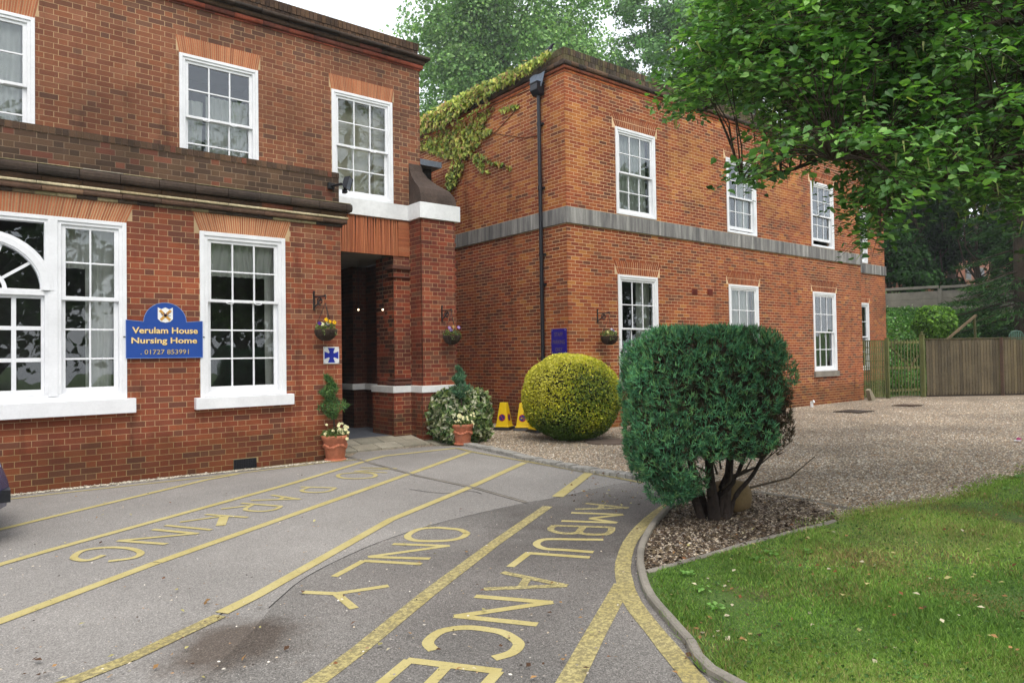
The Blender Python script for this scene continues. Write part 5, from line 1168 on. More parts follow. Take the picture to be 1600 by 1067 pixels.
d, L_ = run(FB, FC); n_ = 11
for k in range(n_):
    c0 = FB+d*(.06+(L_-.16)*k/(n_-1)); mb = MB(); mb.bar(c0+[0, 0, .06], c0+[0, 0, 1.95], .030, .022, up=tuple(nv_), col=random.choice(gwc)); obj('slat', mb, M['wood'], gt)
for z in (.25, 1.0, 1.85): mb = MB(); mb.bar(FB+d*.04+nv_*-.03+[0, 0, z], FB+d*(L_-.08)+nv_*-.03+[0, 0, z], .03, .08, col=gwc[2]); obj('rail', mb, M['wood'], gt)
mb = MB(); mb.bar(FB+d*.1-nv_*.03+[0, 0, 1.8], FB+d*(L_*.6)-nv_*.03+[0, 0, 1.05], .03, .06, col=gwc[0]); obj('brace', mb, M['wood'], gt); mb = MB(); mb.bar(FB+d*(L_*.6)-nv_*.035+[0, 0, .9], FC-d*.15-nv_*.035+[0, 0, 1.4], .03, .07, col=wc[0]); obj('brace', mb, M['wood'], gt)
tr = thing('trellis_panel', tuple(FA), 'greenish timber trellis panel between the wing and the garden gate', 'trellis')
FA2 = np.array([23.25, 10.75, 0]); d, L_ = run(FA2, FB); n_ = 12
for k in range(n_+1): c0 = FA2+d*(.05+(L_-.1)*k/n_); mb = MB(); mb.bar(c0+[0, 0, .05], c0+[0, 0, 1.93], .034, .02, up=tuple(nv_), col=random.choice(gwc)); obj('slat', mb, M['wood'], tr)
for k in range(9): mb = MB(); z = .15+k*.22; mb.bar(FA2-nv_*.02+[0, 0, z], FB-nv_*.02+[0, 0, z], .018, .03, col=random.choice(gwc)); obj('slat', mb, M['wood'], tr)
mb = MB(); mb.bar(FB, FB+[0, 0, 2.0], .1, .1, col=gwc[0]); obj('post', mb, M['wood'], tr)
lb = onZ(1362, 626); mb = MB(); mb.prism([lb+[-.15, 0, .33], lb+[-.05, 0, .38], lb+[.22, -.03, .06], lb+[.16, -.03, 0], lb+[.02, 0, 0]], (0, .12, 0), S(140, 132, 112)); own('leaning_slab', mb, M['stone'], 'short concrete slab leaning at the foot of the trellis', 'slab', tuple(lb))
# covers and a pipe stub in the gravel
def cover(px, py, rx, ry, label, col, name='manhole_cover', rect=True):
    c = onZ(px, py); mb = MB(); mb.box(c[0]-rx, c[0]+rx, c[1]-ry, c[1]+ry, 0, .03, col); mb.box(c[0]-rx-.04, c[0]+rx+.04, c[1]-ry-.04, c[1]-ry, 0, .02, col*.7); mb.box(c[0]-rx-.04, c[0]+rx+.04, c[1]+ry, c[1]+ry+.04, 0, .02, col*.7)
    own(name, mb, M['stone'], label, 'manhole cover', tuple(c))
cover(1334, 643.5, .38, .3, 'dark rectangular manhole cover in the gravel near the wing end', S(70, 60, 52)); cover(1418, 634, .3, .25, 'thin brown inspection cover in the gravel before the gate', S(84, 66, 52))
cb = onZ(950, 691); mb = MB(); mb.lathe([(.42, 0), (.42, .022), (.38, .03), (0, .03)], cb, 24, S(98, 84, 74)); own('drain_cover', mb, M['stone'], 'round brown cover in the gravel between golden bush and conifer', 'manhole cover', tuple(cb))
ps = onZ(1271, 636); mb = MB(); mb.tube([ps+[0, .05, .0], ps+[0, .05, .14], ps+[0, -.02, .17]], .045, 10); own('pipe_stub', mb, M['whiteband'], 'short white pipe stub at the foot of the wing wall', 'pipe', tuple(ps))
lt = onZ(1592, 690); mb = MB(); mb.ball(lt+[0, 0, .04], (.06, .04, .035), 8, 5, S(150, 30, 90)); mb.box(lt[0]-.12, lt[0]-.02, lt[1]-.04, lt[1]+.04, .02, .035, (.7, .7, .72)); own('litter', mb, M['col'], 'crumpled pink and white litter on the gravel by the lawn', 'litter', tuple(lt))

# ------------------------------------------------------------------ beyond the fence
def hz_(x, y): return float(land_h(np.array(x), np.array(y)))
cwA, cwB = atD(1370, 470, 33.5), atD(1560, 470, 31.0)
d = cwB-cwA; d[2] = 0; L_ = np.linalg.norm(d); d /= L_
cw = thing('concrete_panel_wall', (cwA[0], cwA[1], 3.3), 'grey concrete panel wall with posts at the top of the garden bank', 'wall')
for k in range(5):
    p0 = cwA+d*2.6*k; zt = 4.35-.02*k+(.12 if k < 2 else -.05); zb = 3.2
    for j in range(3):
        mb = MB(); mb.bar((p0[0], p0[1], zb+.19+.36*j), (p0[0]+d[0]*2.5, p0[1]+d[1]*2.5, zb+.19+.36*j), .06, .355, col=(.5, .5, .5)); obj('panel', mb, M['concrete'], cw, bevel=.01)
    mb = MB(); mb.bar((p0[0], p0[1], zt), (p0[0]+d[0]*2.55, p0[1]+d[1]*2.55, zt), .16, .12); obj('coping', mb, M['concrete'], cw, bevel=.01)
    mb = MB(); mb.bar((p0[0], p0[1], 3.0), (p0[0], p0[1], zt-.06), .16, .16); obj('post', mb, M['concrete'], cw, bevel=.01)
# undergrowth on the bank
n_ = 34000; px = rng.uniform(1300, 1760, n_); D = rng.uniform(24.6, 33.5, n_); P = CAM+(_f+((px-800)/FOC)[:, None]*_r)*D[:, None]; P[:, 2] = land_h(P[:, 0], P[:, 1])
ok = (P[:, 1] > 8.5)
hh = .1+.45*np.clip(vnoise(P, 1.3, 3)+.5, 0, 1.4); P[:, 2] += rng.random(n_)*hh; P = P[ok]
gr = [S(84,130,60,.85), S(104,154,74,.85), S(68,108,52,.8), S(124,166,88,.85), S(80,134,56,.82)]
mb = MB(); leaves(mb, P, rng.uniform(.07, .17, len(P)), gr, up=.7, shape='diamond', droop=.5)
k = rng.random(len(P)) < .006; leaves(mb, P[k]+[0, 0, .12], .09, [S(220,225,210,.8)], up=.5)
own('undergrowth', mb, M['leaf'], 'nettles and cow parsley covering the garden bank', 'undergrowth', (28, 12, 1), kind='stuff')
rb = atD(1460, 506, 27.0)
def f_rb(v): return rb+v*np.array([.78, .78, .72])*(1+.08*vnoise(v, 6, 3)[:, None])*(1-.12*rng.random((len(v), 1))), v
t = thing('laurel_bush', (rb[0], rb[1], 1.9), 'bright green rounded bush on the bank behind the gate', 'bush'); v = rng.normal(size=(4500, 3)); v /= np.linalg.norm(v, axis=1)[:, None]; P, nr = f_rb(v)
mb = MB(); leaves(mb, P, rng.uniform(.08, .15, len(P)), [S(110,156,50,.75), S(130,176,60,.75), S(84,130,44,.7)], nrm=nr, jitter=.6, up=.4); obj('foliage', mb, M['leaf'], t); core(t, rb, (.66, .66, .6), (.03, .04, .015))
# moulded plastic garden chair seen over the fence
gc = atD(1588, 530, 25.4); gz = 2.02-.0; t = thing('garden_chair', (gc[0], gc[1], gz-.75), 'green moulded plastic garden chair seen over the board fence', 'chair')
cg = S(70, 100, 84); gm = pmat('green_plastic', cg, .5)
R2 = lambda a, b, z: (gc+ex*a+ey*b)*[1, 1, 0]+[0, 0, gz-.75+z]
mb = MB(); mb.tube([R2(-.25, 0, .42), R2(-.25, 0, .8), R2(-.18, 0, .92), R2(0, 0, .96), R2(.18, 0, .92), R2(.25, 0, .8), R2(.25, 0, .42)], .025, 6)
for k in range(5): mb.bar(R2(-.16+.08*k, 0, .45), R2(-.16+.08*k, 0, .93), .05, .012, up=tuple(ey))
obj('backrest', mb, gm, t); mb = MB(); mb.prism([R2(-.25, 0, .42), R2(.25, 0, .42), R2(.25, -.42, .42), R2(-.25, -.42, .42)], (0, 0, .03)); obj('seat', mb, gm, t)
for a in (-.24, .24):
    for b in (0, -.4): mb = MB(); mb.bar(R2(a, b, 0), R2(a, b, .42), .04); obj('leg', mb, gm, t)
# a brick house glimpsed between the trunks on the hill
fh = atD(1425, 430, 62); t = thing('distant_house', (fh[0], fh[1], 6), 'red brick house glimpsed between tree trunks above the concrete wall', 'house')
mb = MB(); mb.box(fh[0]-4, fh[0]+9, fh[1]-5, fh[1]+5, 4, 9.6, S(140, 92, 72)); obj('wall', mb, M['brick'], t)
mb = MB(); mb.prism([(fh[0]-4.3, fh[1]-5.4, 9.6), (fh[0]-4.3, fh[1]+5.4, 9.6), (fh[0]-4.3, fh[1], 12.5)], (13.6, 0, 0), S(120, 84, 70)); obj('roof', mb, M['brick'], t)
for k in range(4): mb = MB(); mb.box(fh[0]-2.5+3*k, fh[0]-1.3+3*k, fh[1]-5.05, fh[1]-4.9, 7.2, 8.4, (.6, .6, .6)); w_ = obj('window', mb, M['concrete'], t); mb = MB(); mb.box(fh[0]-2.4+3*k, fh[0]-1.4+3*k, fh[1]-5.07, fh[1]-5.05, 7.3, 8.3); obj('pane', mb, M['black'], w_)

# ------------------------------------------------------------------ trees
def limb(a, b, sag, n=7, wob=.25, seed=0):
    a = np.array(a, float); b = np.array(b, float); r = np.random.default_rng(seed); L_ = np.linalg.norm(b-a); P = [a+(b-a)*t+np.array([0, 0, sag*math.sin(PI*t)])+r.normal(size=3)*wob*L_*.06*math.sin(PI*t) for t in np.linspace(0, 1, n)]; return np.array(P)
def broadleaf(name, label, base, H, cw_, zlo, n, lsize, cols, seed, clumps=46, sparse=.0, trunk_r=.4, group='trees on the hill', bend=(0, 0), flat=.62, mat='leaf'):
    r = np.random.default_rng(seed); base = np.array(base, float); t = thing(name, tuple(base), label, 'tree', group)
    ctr = base+[bend[0], bend[1], (H+zlo)/2]; half = np.array([cw_, cw_, (H-zlo)/2])
    tb = MB(); tp = smooth_line([base-[0, 0, .3], base+[bend[0]*.2, bend[1]*.2, zlo*.6], base+[bend[0]*.5, bend[1]*.5, zlo*1.1], ctr, ctr+[0, 0, half[2]*.8]], 4); tb.tube(tp, np.linspace(trunk_r, trunk_r*.12, len(tp)), 9)
    C_ = []; 
    while len(C_) < clumps:
        v = r.uniform(-1, 1, 3); q = np.linalg.norm(v)
        if q < 1 and q > .25 and v[2] > -.95: C_.append(ctr+v*half)
    C_ = np.array(C_); cr_ = r.uniform(.24, .40, clumps)*cw_*(1-.25*sparse)
    k = r.integers(0, clumps, n); v = r.normal(size=(n, 3)); v /= np.linalg.norm(v, axis=1)[:, None]; rad = r.random(n)**.55*1.22
    P = C_[k]+v*(cr_[k]*rad)[:, None]*[1, 1, flat]; P += .34*cr_[k][:, None]*np.stack([vnoise(P, 2.2, seed+j) for j in range(3)], -1)+r.normal(size=(n, 3))*.05*cw_*[1, 1, .7]*(r.random((n, 1)) < .25)
    ct = r.uniform(.78, 1.25, clumps); c = np.array(cols)[r.integers(0, len(cols), n)]*ct[k][:, None]
    fb = MB(); leaves(fb, P, r.uniform(lsize*.7, lsize*1.3, n), c, nrm=v*[1, 1, .6], jitter=.7, up=.55)
    obj('crown', fb, M[mat], t)
    for j in range(0, clumps, 2):
        s_ = tp[r.integers(len(tp)//3, len(tp)-3)]; q = limb(s_, C_[j], .3, wob=1.2, seed=j+seed); tb.tube(q, np.linspace(trunk_r*.26, .02, len(q)), 6)
    obj('trunk', tb, M['bark'], t, smooth=True); return t
hg = [S(122,164,92,.95), S(138,178,104,.95), S(104,146,82,.9), S(156,190,116,.95)]; hg2 = [S(108,152,92,.9), S(128,168,104,.9), S(92,132,82,.85)]; dg = [S(54,90,38,.68), S(66,106,44,.7), S(44,72,32,.62), S(82,122,52,.72)]
def hillbase(px, D): p = atD(px, 550, D); return np.array([p[0], p[1], hz_(p[0], p[1])])
broadleaf('broadleaf_tree', 'broad light green tree rising behind the creeper wall with layered boughs', hillbase(800, 62), 38, 8.6, 8, 120000, .30, hg, 1, clumps=70, trunk_r=.5)
broadleaf('broadleaf_tree', 'looser tall tree with sky gaps and dark limbs behind the wing parapet', hillbase(1068, 60), 38, 5.2, 9, 42000, .28, hg2, 2, clumps=80, sparse=1, trunk_r=.35)
broadleaf('broadleaf_tree', 'deep green tree behind the middle of the wing roof', hillbase(1165, 58), 36, 6.0, 9, 44000, .30, hg2, 5, clumps=44, trunk_r=.4)
broadleaf('broadleaf_tree', 'dark green tree behind the far end of the wing roof', hillbase(1290, 43), 25, 5.2, 6, 26000, .25, dg, 6, clumps=46)
broadleaf('broadleaf_tree', 'dark tree standing above the concrete wall beside the wing', hillbase(1420, 40), 22, 4.2, 3.8, 26000, .22, dg, 8, clumps=46, trunk_r=.3)
broadleaf('broadleaf_tree', 'shadowy tall tree behind the spruce at the edge of the photo', hillbase(1560, 43), 24, 5.5, 3.5, 26000, .24, dg, 9, clumps=46, trunk_r=.35)
broadleaf('broadleaf_tree', 'narrow dark tree between two others on the hilltop above the wall', hillbase(1490, 47), 25, 4.5, 5, 18000, .25, dg, 12, clumps=36, trunk_r=.3)
for px_, D_, h_, w_, lb_ in ((1392, 37, 9, 2.6, 'low dark yew against the end of the wing above the wall'), (1438, 39, 10, 1.7, 'dark yew in the gap above the concrete wall'), (1476, 40, 12, 2.3, 'dark yew rising over the post of the concrete wall'), (1530, 38, 10, 3.2, 'dark yew behind the spruce above the wall'), (1340, 45, 14, 4, 'dark bushy tree just behind the wing end')):
    broadleaf('yew_tree', lb_, hillbase(px_, D_), h_, w_, .3, 14000, .24, [S(48,88,38,.6), S(62,104,46,.62), S(38,70,32,.55)], px_, clumps=30, trunk_r=.2, group='yews above the wall', mat='leaf_matte')
def spruce(base, H, R_, n, cols, label, seed, droop=.35):
    r = np.random.default_rng(seed); base = np.array(base, float); t = thing('spruce_tree', tuple(base), label, 'tree', 'conifers behind the fence'); tb = MB(); tb.tube([base, base+[0, 0, H*.5], base+[0, 0, H]], [.28, .17, .02], 8)
    nb = int(H*11); fb = MB(); P = []; A_ = []
    for k in range(nb):
        z = 1.2+(H-1.4)*(k/nb)**1.05; L_ = R_*(1-z/H)**.75*r.uniform(.7, 1.1); a = r.uniform(0, 2*PI); dr = np.array([math.cos(a), math.sin(a), 0]); q = np.array([base+[0, 0, z]+dr*L_*s_+np.array([0, 0, -droop*L_*s_**1.3+.12*L_*s_**4]) for s_ in np.linspace(0, 1, 6)]); tb.tube(q, np.linspace(.035, .008, 6), 4)
        m_ = int(n/nb*L_/R_*1.6); s_ = r.uniform(.15, 1, m_)**.8; w_ = L_*.26*(1.15-s_)+.06; sd = np.array([-dr[1], dr[0], 0]); u = r.uniform(-1, 1, m_)
        c0 = np.stack([np.interp(s_, np.linspace(0, 1, 6), q[:, j]) for j in range(3)], -1)+sd*(w_*u)[:, None]; c0[:, 2] -= np.abs(u)*w_*.35+r.random(m_)*.10; P.append(c0); A_.append(dr+sd*u[:, None]*1.1+[0, 0, -.35])
    P = np.vstack(P); A_ = np.vstack(A_); leaves(fb, P, r.uniform(.13, .30, len(P)), cols, shape='blade', az=A_*2, up=1.0, jitter=1); obj('crown', fb, M['leaf_matte'], t); obj('trunk', tb, M['bark'], t)
spc = [S(58,98,54,.72), S(74,114,62,.75), S(46,80,46,.68), S(90,126,68,.75)]
b_ = hillbase(1598, 27.5); spruce(b_, 15, 3.4, 30000, spc, 'dark spruce with drooping boughs behind the board fence', 3)
b_ = hillbase(1720, 29); spruce(b_, 16, 3.6, 16000, spc, 'second dark spruce mostly outside the picture behind the fence', 4)

# lime tree whose boughs hang into the picture; its trunk stands on the lawn beyond the frame
lt_ = thing('lime_tree', (10.8, .9, 0), 'large lime tree with fresh green leafy boughs hanging across the wing', 'tree')
tb = MB(); base = np.array([10.8, .9, 0.]); tp = smooth_line([base, base+[-.05, .05, 1.5], base+[.05, 0, 3.2], base+[-.1, .15, 5.5], base+[0, .2, 8.5], base+[.1, 0, 12]], 4); tb.tube(tp, np.interp(np.linspace(0, 1, len(tp)), [0, .06, .5, 1], [.42, .30, .22, .04]), 12)
def inP(x, y, P): return inpoly(np.atleast_1d(x), np.atleast_1d(y), P)[0]
OUT = [(1130,-160),(1128,0),(1098,55),(1080,100),(1062,150),(1055,195),(1075,200),(1100,165),(1128,140),(1165,150),(1205,158),(1230,200),(1205,240),(1165,262),(1168,280),(1215,262),(1240,206),(1270,214),(1300,224),(1335,236),(1358,285),(1372,330),(1366,368),(1382,372),(1395,310),(1425,275),(1470,290),(1510,285),(1560,308),(1600,315),(1760,400),(1900,300),(1900,-160)]
spr = []
tries = 0
while len(spr) < 2500 and tries < 60000:
    tries += 1
    x = random.uniform(1045, 1880); y = random.uniform(-160, 420)
    if not inP(x, y, OUT): continue
    edge = min(1, (x-1045)/330)
    if x < 1160 and random.random() > .75: continue
    D = random.uniform(5.0, 9.0) if x > 1200 else random.uniform(6.2, 8.6)
    if y > 200 and x < 1500: D = random.uniform(4.8, 6.6)
    spr.append((x, y, D))
for _k in range(1100): x, y = random.uniform(1215, 1720), random.uniform(-60, 330); (inP(x, y-25, OUT) and inP(x-20, y+15, OUT)) and spr.append((x, y, random.uniform(8.5, 11.5)))
n_near = 2500
for _k in range(1500): x, y = random.uniform(1080, 1480), random.uniform(-40, 340); inP(x, y, OUT) and spr.append((x, y, random.uniform(5.6, 8.2)))
SP = np.array([atD(x, y, D) for x, y, D in spr])
extra = []; 
while len(extra) < 480:      # the rest of the crown, over the lawn and above the frame
    v = rng.normal(size=3); v /= np.linalg.norm(v); p_ = base+[0, .2, 7.6]+v*np.array([5.4, 5.4, 4.4])*rng.uniform(.45, 1)
    a, b, z = proj(p_)
    if z > .5 and -50 < a < 1650 and -30 < b < 1100: continue
    if np.linalg.norm(p_-CAM) < 3.2: continue
    extra.append(p_)
SP = np.vstack([SP, extra]); n_in = len(spr)
tone = .8+.45*rng.random(len(SP))
LC = np.array([S(98,146,70,.8), S(114,162,80,.84), S(82,130,60,.76), S(134,178,90,.88), S(70,112,56,.7), S(96,142,76,.8)])
# boughs: main limbs, then twigs that carry the sprays
tips = [atD(x, y, D) for x, y, D in ((1090,175,7.6),(1150,60,8.2),(1160,285,6.2),(1260,120,6.5),(1300,250,5.4),(1375,330,5.6),(1400,60,6),(1480,280,5.3),(1560,180,5.6),(1600,320,6.2),(1250,-60,7.5),(1450,-100,7),(1650,60,7.5),(1700,250,7))]+[base+np.array(v) for v in ((-3.5,-3,7),(-1,-4.5,6),(3.5,-3,7),(4.5,1,7.5),(3,4,8),(-2,3.5,9.5),(0,0,11.5),(-4,-1,8.5),(1.5,-2,10))]
LP = []
for k, tip in enumerate(tips):
    tip = np.array(tip); z0_ = min(max(tip[2]-.4, 2.6), 9); s_ = np.array([np.interp(z0_, tp[:, 2], tp[:, j]) for j in range(3)]); q = limb(s_, tip, .75, 12, .5, seed=k+5); LP.append(q); tb.tube(q, np.linspace(.085, .010, len(q)), 7, (.5, .5, .5))
LPall = np.vstack([q[3:] for q in LP])
LPd = np.vstack([np.stack([np.interp(np.linspace(2, len(q)-1, 50), np.arange(len(q)), q[:, j]) for j in range(3)], -1) for q in LP])
mbL = MB(); Cs = []; Az = []; Sz = []; Cl = []; 
for i, p_ in enumerate(SP):
    dd = np.linalg.norm(LPd-p_, axis=1)+.25*np.maximum(0, p_[2]-LPd[:, 2]); j = int(np.argmin(dd)); a = LPd[j]; out = p_-a; L0 = np.linalg.norm(out)
    if L0 < .05: out = np.array([-.3, .1, -.1])
    outn = out/np.linalg.norm(out)
    if L0 < .95 or i >= len(SP)-480: q = limb(a, p_, .12*L0, 5, .3, seed=i); tb.tube(q, np.linspace(.009, .003, 5), 4)
    # the spray: a drooping flat twig of alternate leaves
    hd = outn*.6+rng.normal(size=3)*.35+np.array([-.35, .1, 0]); hd[2] = hd[2]*.4-.15; hd /= np.linalg.norm(hd); sd = np.cross(hd, [0, 0, 1.]); sd /= np.linalg.norm(sd)
    Lt = rng.uniform(.28, .55); m_ = int(rng.integers(14, 23))
    tw = np.array([p_+hd*Lt*s_+np.array([0, 0, -.22*Lt*s_*s_]) for s_ in np.linspace(-.3, 1, 4)]); tb.tube(tw, [.004, .003, .002, .0015], 3)
    for l in range(m_):
        s_ = l/m_*1.25-.25; sgn = 1 if l % 2 else -1; c0 = p_+hd*Lt*s_+np.array([0, 0, -.22*Lt*max(s_, 0)**2-.02])+sd*sgn*rng.uniform(.03, .11)*(1.1-.5*s_)+rng.normal(size=3)*.025
        Cs.append(c0); Az.append(hd*.7+sd*sgn*.9+np.array([0, 0, -.55])); Sz.append(rng.uniform(.036, .078)); Cl.append(LC[rng.integers(0, 6)]*tone[i])
leaves(mbL, np.array(Cs), np.array(Sz), np.array(Cl), nrm=(-.15, -.15, 1), jitter=.42, shape='heart', az=np.array(Az)*1.4, colv=.12)
k = rng.random(len(Cs)) < .02; leaves(mbL, np.array(Cs)[k]+[0, 0, -.05], .09, [S(176,186,110,.8)], shape='blade', az=np.array([0, 0, -2.]))    # pale bracts
obj('crown', mbL, M['leaf'], lt_); obj('trunk', tb, M['bark'], lt_, smooth=True)

# trees and ground behind the camera that the windows mirror
for k, (x, y, H_, r_) in enumerate(((-9, -24, 15, 6), (2, -30, 17, 7), (14, -26, 16, 6.5), (27, -22, 15, 6.5), (40, -16, 16, 7), (-22, -18, 15, 6.5))):
    broadleaf('broadleaf_tree', ['tall tree across the drive facing the porch', 'broad tree across the drive facing the lawn', 'dense tree across the lawn from the wing', 'tree across the lawn facing the gate', 'tree across the garden beyond the gate', 'tree at the far side of the drive beyond the car'][k], (x, y, 0), H_, r_, 2.0, 6500, .55, dg, 40+k, clumps=36, group='trees across the drive')

# ------------------------------------------------------------------ gravel, grass, litter on the ground
def tris_ok(P, poly): return inpoly(P[:, 0], P[:, 1], poly)
def screen_ground(n, x0, x1, y0, y1, dmax=20): 
    px = rng.uniform(x0, x1, n); py = rng.uniform(y0, y1, n); d = _f+((px-800)/FOC)[:, None]*_r-((py-533.5)/FOC)[:, None]*_u
    k = d[:, 2] < -.02; d = d[k]; P = CAM+d*(-EYE/d[:, 2])[:, None]; return P[np.linalg.norm(P, axis=1) < dmax]
def stones_(mb, P, s, cols, z):
    n = len(P); V0 = np.array([(1,0,0),(0,1,0),(-1,0,0),(0,-1,0),(0,0,.62),(0,0,-.3)], float); s = s[:, None]*np.array([1, .75, .7])*rng.uniform(.7, 1.3, (n, 3)); a = rng.uniform(0, 2*PI, n)
    V = V0[None]*s[:, None, :]; x = V[..., 0]*np.cos(a)[:, None]-V[..., 1]*np.sin(a)[:, None]; y = V[..., 0]*np.sin(a)[:, None]+V[..., 1]*np.cos(a)[:, None]
    V = np.stack([x+P[:, None, 0], y+P[:, None, 1], V[..., 2]*1.0+z+rng.uniform(0, .004, n)[:, None]], -1)
    F0 = np.array([(0,1,4),(1,2,4),(2,3,4),(3,0,4)]); F = F0[None]+(np.arange(n)*6)[:, None, None]; c = np.asarray(cols)[rng.integers(0, len(cols), n)]*rng.uniform(.75, 1.2, (n, 1))
    mb.arr(V.reshape(-1, 3), F.reshape(-1, 3), np.repeat(c, 4, 0))
gvc = [S(200,182,156,.95), S(176,156,130,.95), S(216,202,180,.95), S(150,130,106,.9), S(230,222,208,.95), S(180,146,112,.9), S(120,106,92,.85), S(164,156,148,.9)]
lic = [S(144,130,116,.85), S(104,92,80,.8), S(170,156,138,.85), S(76,66,58,.7), S(180,170,160,.8), S(104,90,78,.7)]
yard_pts = [(p[0], p[1]) for p in SETT]+[(KERB[0][0], KERB[0][1])]+[tuple(p[:2]) for p in G([(1165, 769), (1262, 784)])]+[(p[0], p[1]) for p in GE[26:]]+[(44, 3), (44, 12), (23.3, 10.6), (10.0, 10.6), (10.0, 15), (7.7, 11.35), (7.2, 10.4)]
P = screen_ground(130000, 690, 1620, 622, 830, 30); P = P[inpoly(P[:, 0], P[:, 1], yard_pts)]
P = P[rng.random(len(P)) < .75]
mb = MB(); D = np.linalg.norm(P, axis=1); stones_(mb, P, rng.uniform(.007, .016, len(P))*(1+D*.02), gvc, .004)
own('gravel_stones', mb, M['stone'], 'loose pale gravel over the yard before the wing', 'gravel', (12, 8, 0), kind='stuff')
P = screen_ground(26000, 980, 1340, 760, 910); P = P[inpoly(P[:, 0], P[:, 1], [b[:2] for b in bed])]
mb = MB(); stones_(mb, P, rng.uniform(.006, .017, len(P)), lic+gvc[:3], .012)
leaves(mb, np.c_[P[:2600, :2], rng.uniform(.015, .035, len(P[:2600]))], rng.uniform(.02, .05, len(P[:2600])), [S(104,84,64,.6), S(80,64,50,.6), S(124,108,84,.6)], nrm=(0, 0, 1), jitter=.35)
own('bed_stones', mb, M['stone'], 'dark gravel and fallen leaf litter in the bed under the conifer', 'gravel', (6, 4, 0), kind='stuff')
n_ = 4200; P = np.stack([rng.uniform(-1.5, 4.85, n_), 10.44+rng.normal(size=n_)*.035, np.zeros(n_)], -1); P[:, 1] = np.clip(P[:, 1]-.05*np.clip(P[:, 0]-2.2, 0, 2), 10.2, 10.56); mb = MB(); stones_(mb, P, rng.uniform(.008, .022, n_), [S(190,184,168), S(160,150,130), S(120,112,98), S(206,198,180)], .010); own('wall_chippings', mb, M['stone'], 'strip of pale chippings along the foot of the house wall', 'gravel', (2, 10.45, 0), kind='stuff')
# grass blades
M['grass'] = amat('grass', .7, 8, .15, 1.2, .3, 0, trans=.25, spec=.25)
P = screen_ground(210000, 990, 1640, 730, 1090, 14); P2 = np.stack([rng.uniform(2.3, 11, 26000), rng.uniform(-2.5, 4.5, 26000), np.zeros(26000)], -1); P = np.vstack([P, P2]); P = P[inpoly(P[:, 0], P[:, 1], [p[:2] for p in lawn_pts])]
cov = vnoise(P, 2.3, 5)+.6*vnoise(P, 6.5, 6); edge_d = np.min([np.hypot(P[:, 0]-q[0], P[:, 1]-q[1]) for q in KERB[k0::2]], axis=0); bare = (edge_d < .16+.14*vnoise(P, 5, 9)) & (rng.random(len(P)) < .8)
P3 = GE[rng.integers(24, len(GE), 9000)]+rng.normal(size=(9000, 3))*[.10, .10, 0]; P3[:, 2] = 0; P = np.vstack([P, P3]); bare = np.r_[bare, np.zeros(9000, bool)]; cov = np.r_[cov, np.zeros(9000)]
P = P[~bare & (rng.random(len(P)) < np.clip(.85+.35*cov[:], .35, 1))]
g_ = [S(124,160,68,.95), S(140,172,80,.95), S(106,142,60,.9), S(158,178,98,.95), S(172,166,108,.9), S(94,128,58,.85)]
n_ = len(P); q = vnoise(P, 1.7, 15)+.45*rng.normal(size=n_); i = np.clip(((q+1.2)/2.4*6).astype(int), 0, 5); gcol = np.array(g_)[[5, 2, 0, 1, 3, 4]][i]
br = (vnoise(P, 4.1, 25)+.6*rng.normal(size=n_)) > .8; gcol[br] = S(158,140,92,.8)
hgt = rng.uniform(.010, .032, n_)*(1+.7*vnoise(P, 5, 35)); ang = rng.uniform(0, 2*PI, n_); wd = rng.uniform(.0016, .003, n_)*(1+np.linalg.norm(P, axis=1)*.1); ln = rng.normal(size=(n_, 2))*hgt[:, None]*.55
bx_ = np.stack([np.cos(ang), np.sin(ang)], -1)*wd[:, None]; V = np.zeros((n_, 3, 3)); V[:, 0, :2] = P[:, :2]-bx_; V[:, 1, :2] = P[:, :2]+bx_; V[:, 2, :2] = P[:, :2]+ln; V[:, :2, 2] = .018; V[:, 2, 2] = .02+hgt
mb = MB(); mb.arr(V.reshape(-1, 3), np.arange(n_*3).reshape(-1, 3), gcol*rng.uniform(.75, 1.25, (n_, 1)))
k = rng.choice(n_, 2600); leaves(mb, np.c_[P[k, :2], rng.uniform(.025, .05, 2600)], rng.uniform(.012, .03, 2600), [S(92,132,60,.75), S(110,150,72,.75), S(76,112,50,.7)], nrm=(0, 0, 1), jitter=.6, shape='diamond')
own('grass', mb, M['grass'], 'mown grass with clover and weeds inside the kerb', 'grass', (6, 2, 0), kind='stuff')
mb = MB()     # larger weeds: dandelion rosettes
for (px_, py_) in [(1185, 880), (1205, 872), (1100, 930), (1265, 870), (1075, 905), (1120, 960), (1575, 770), (1590, 750)]:
    c = onZ(px_, py_)
    for k in range(14): a = 2*PI*k/9+rng.random(); ro = rng.uniform(.01, .05); leaves(mb, np.array([c+[ro*math.cos(a), ro*math.sin(a), .04+rng.uniform(0, .02)]]), rng.uniform(.03, .05), [S(112,160,72,.85), S(130,172,90,.85)], nrm=(0, 0, 1), jitter=.3, az=np.array([math.cos(a), math.sin(a), .25])*3, shape='diamond')
own('lawn_weeds', mb, M['leaf'], 'dandelion rosettes growing in the lawn', 'weeds', (5, 2, 0), kind='stuff')
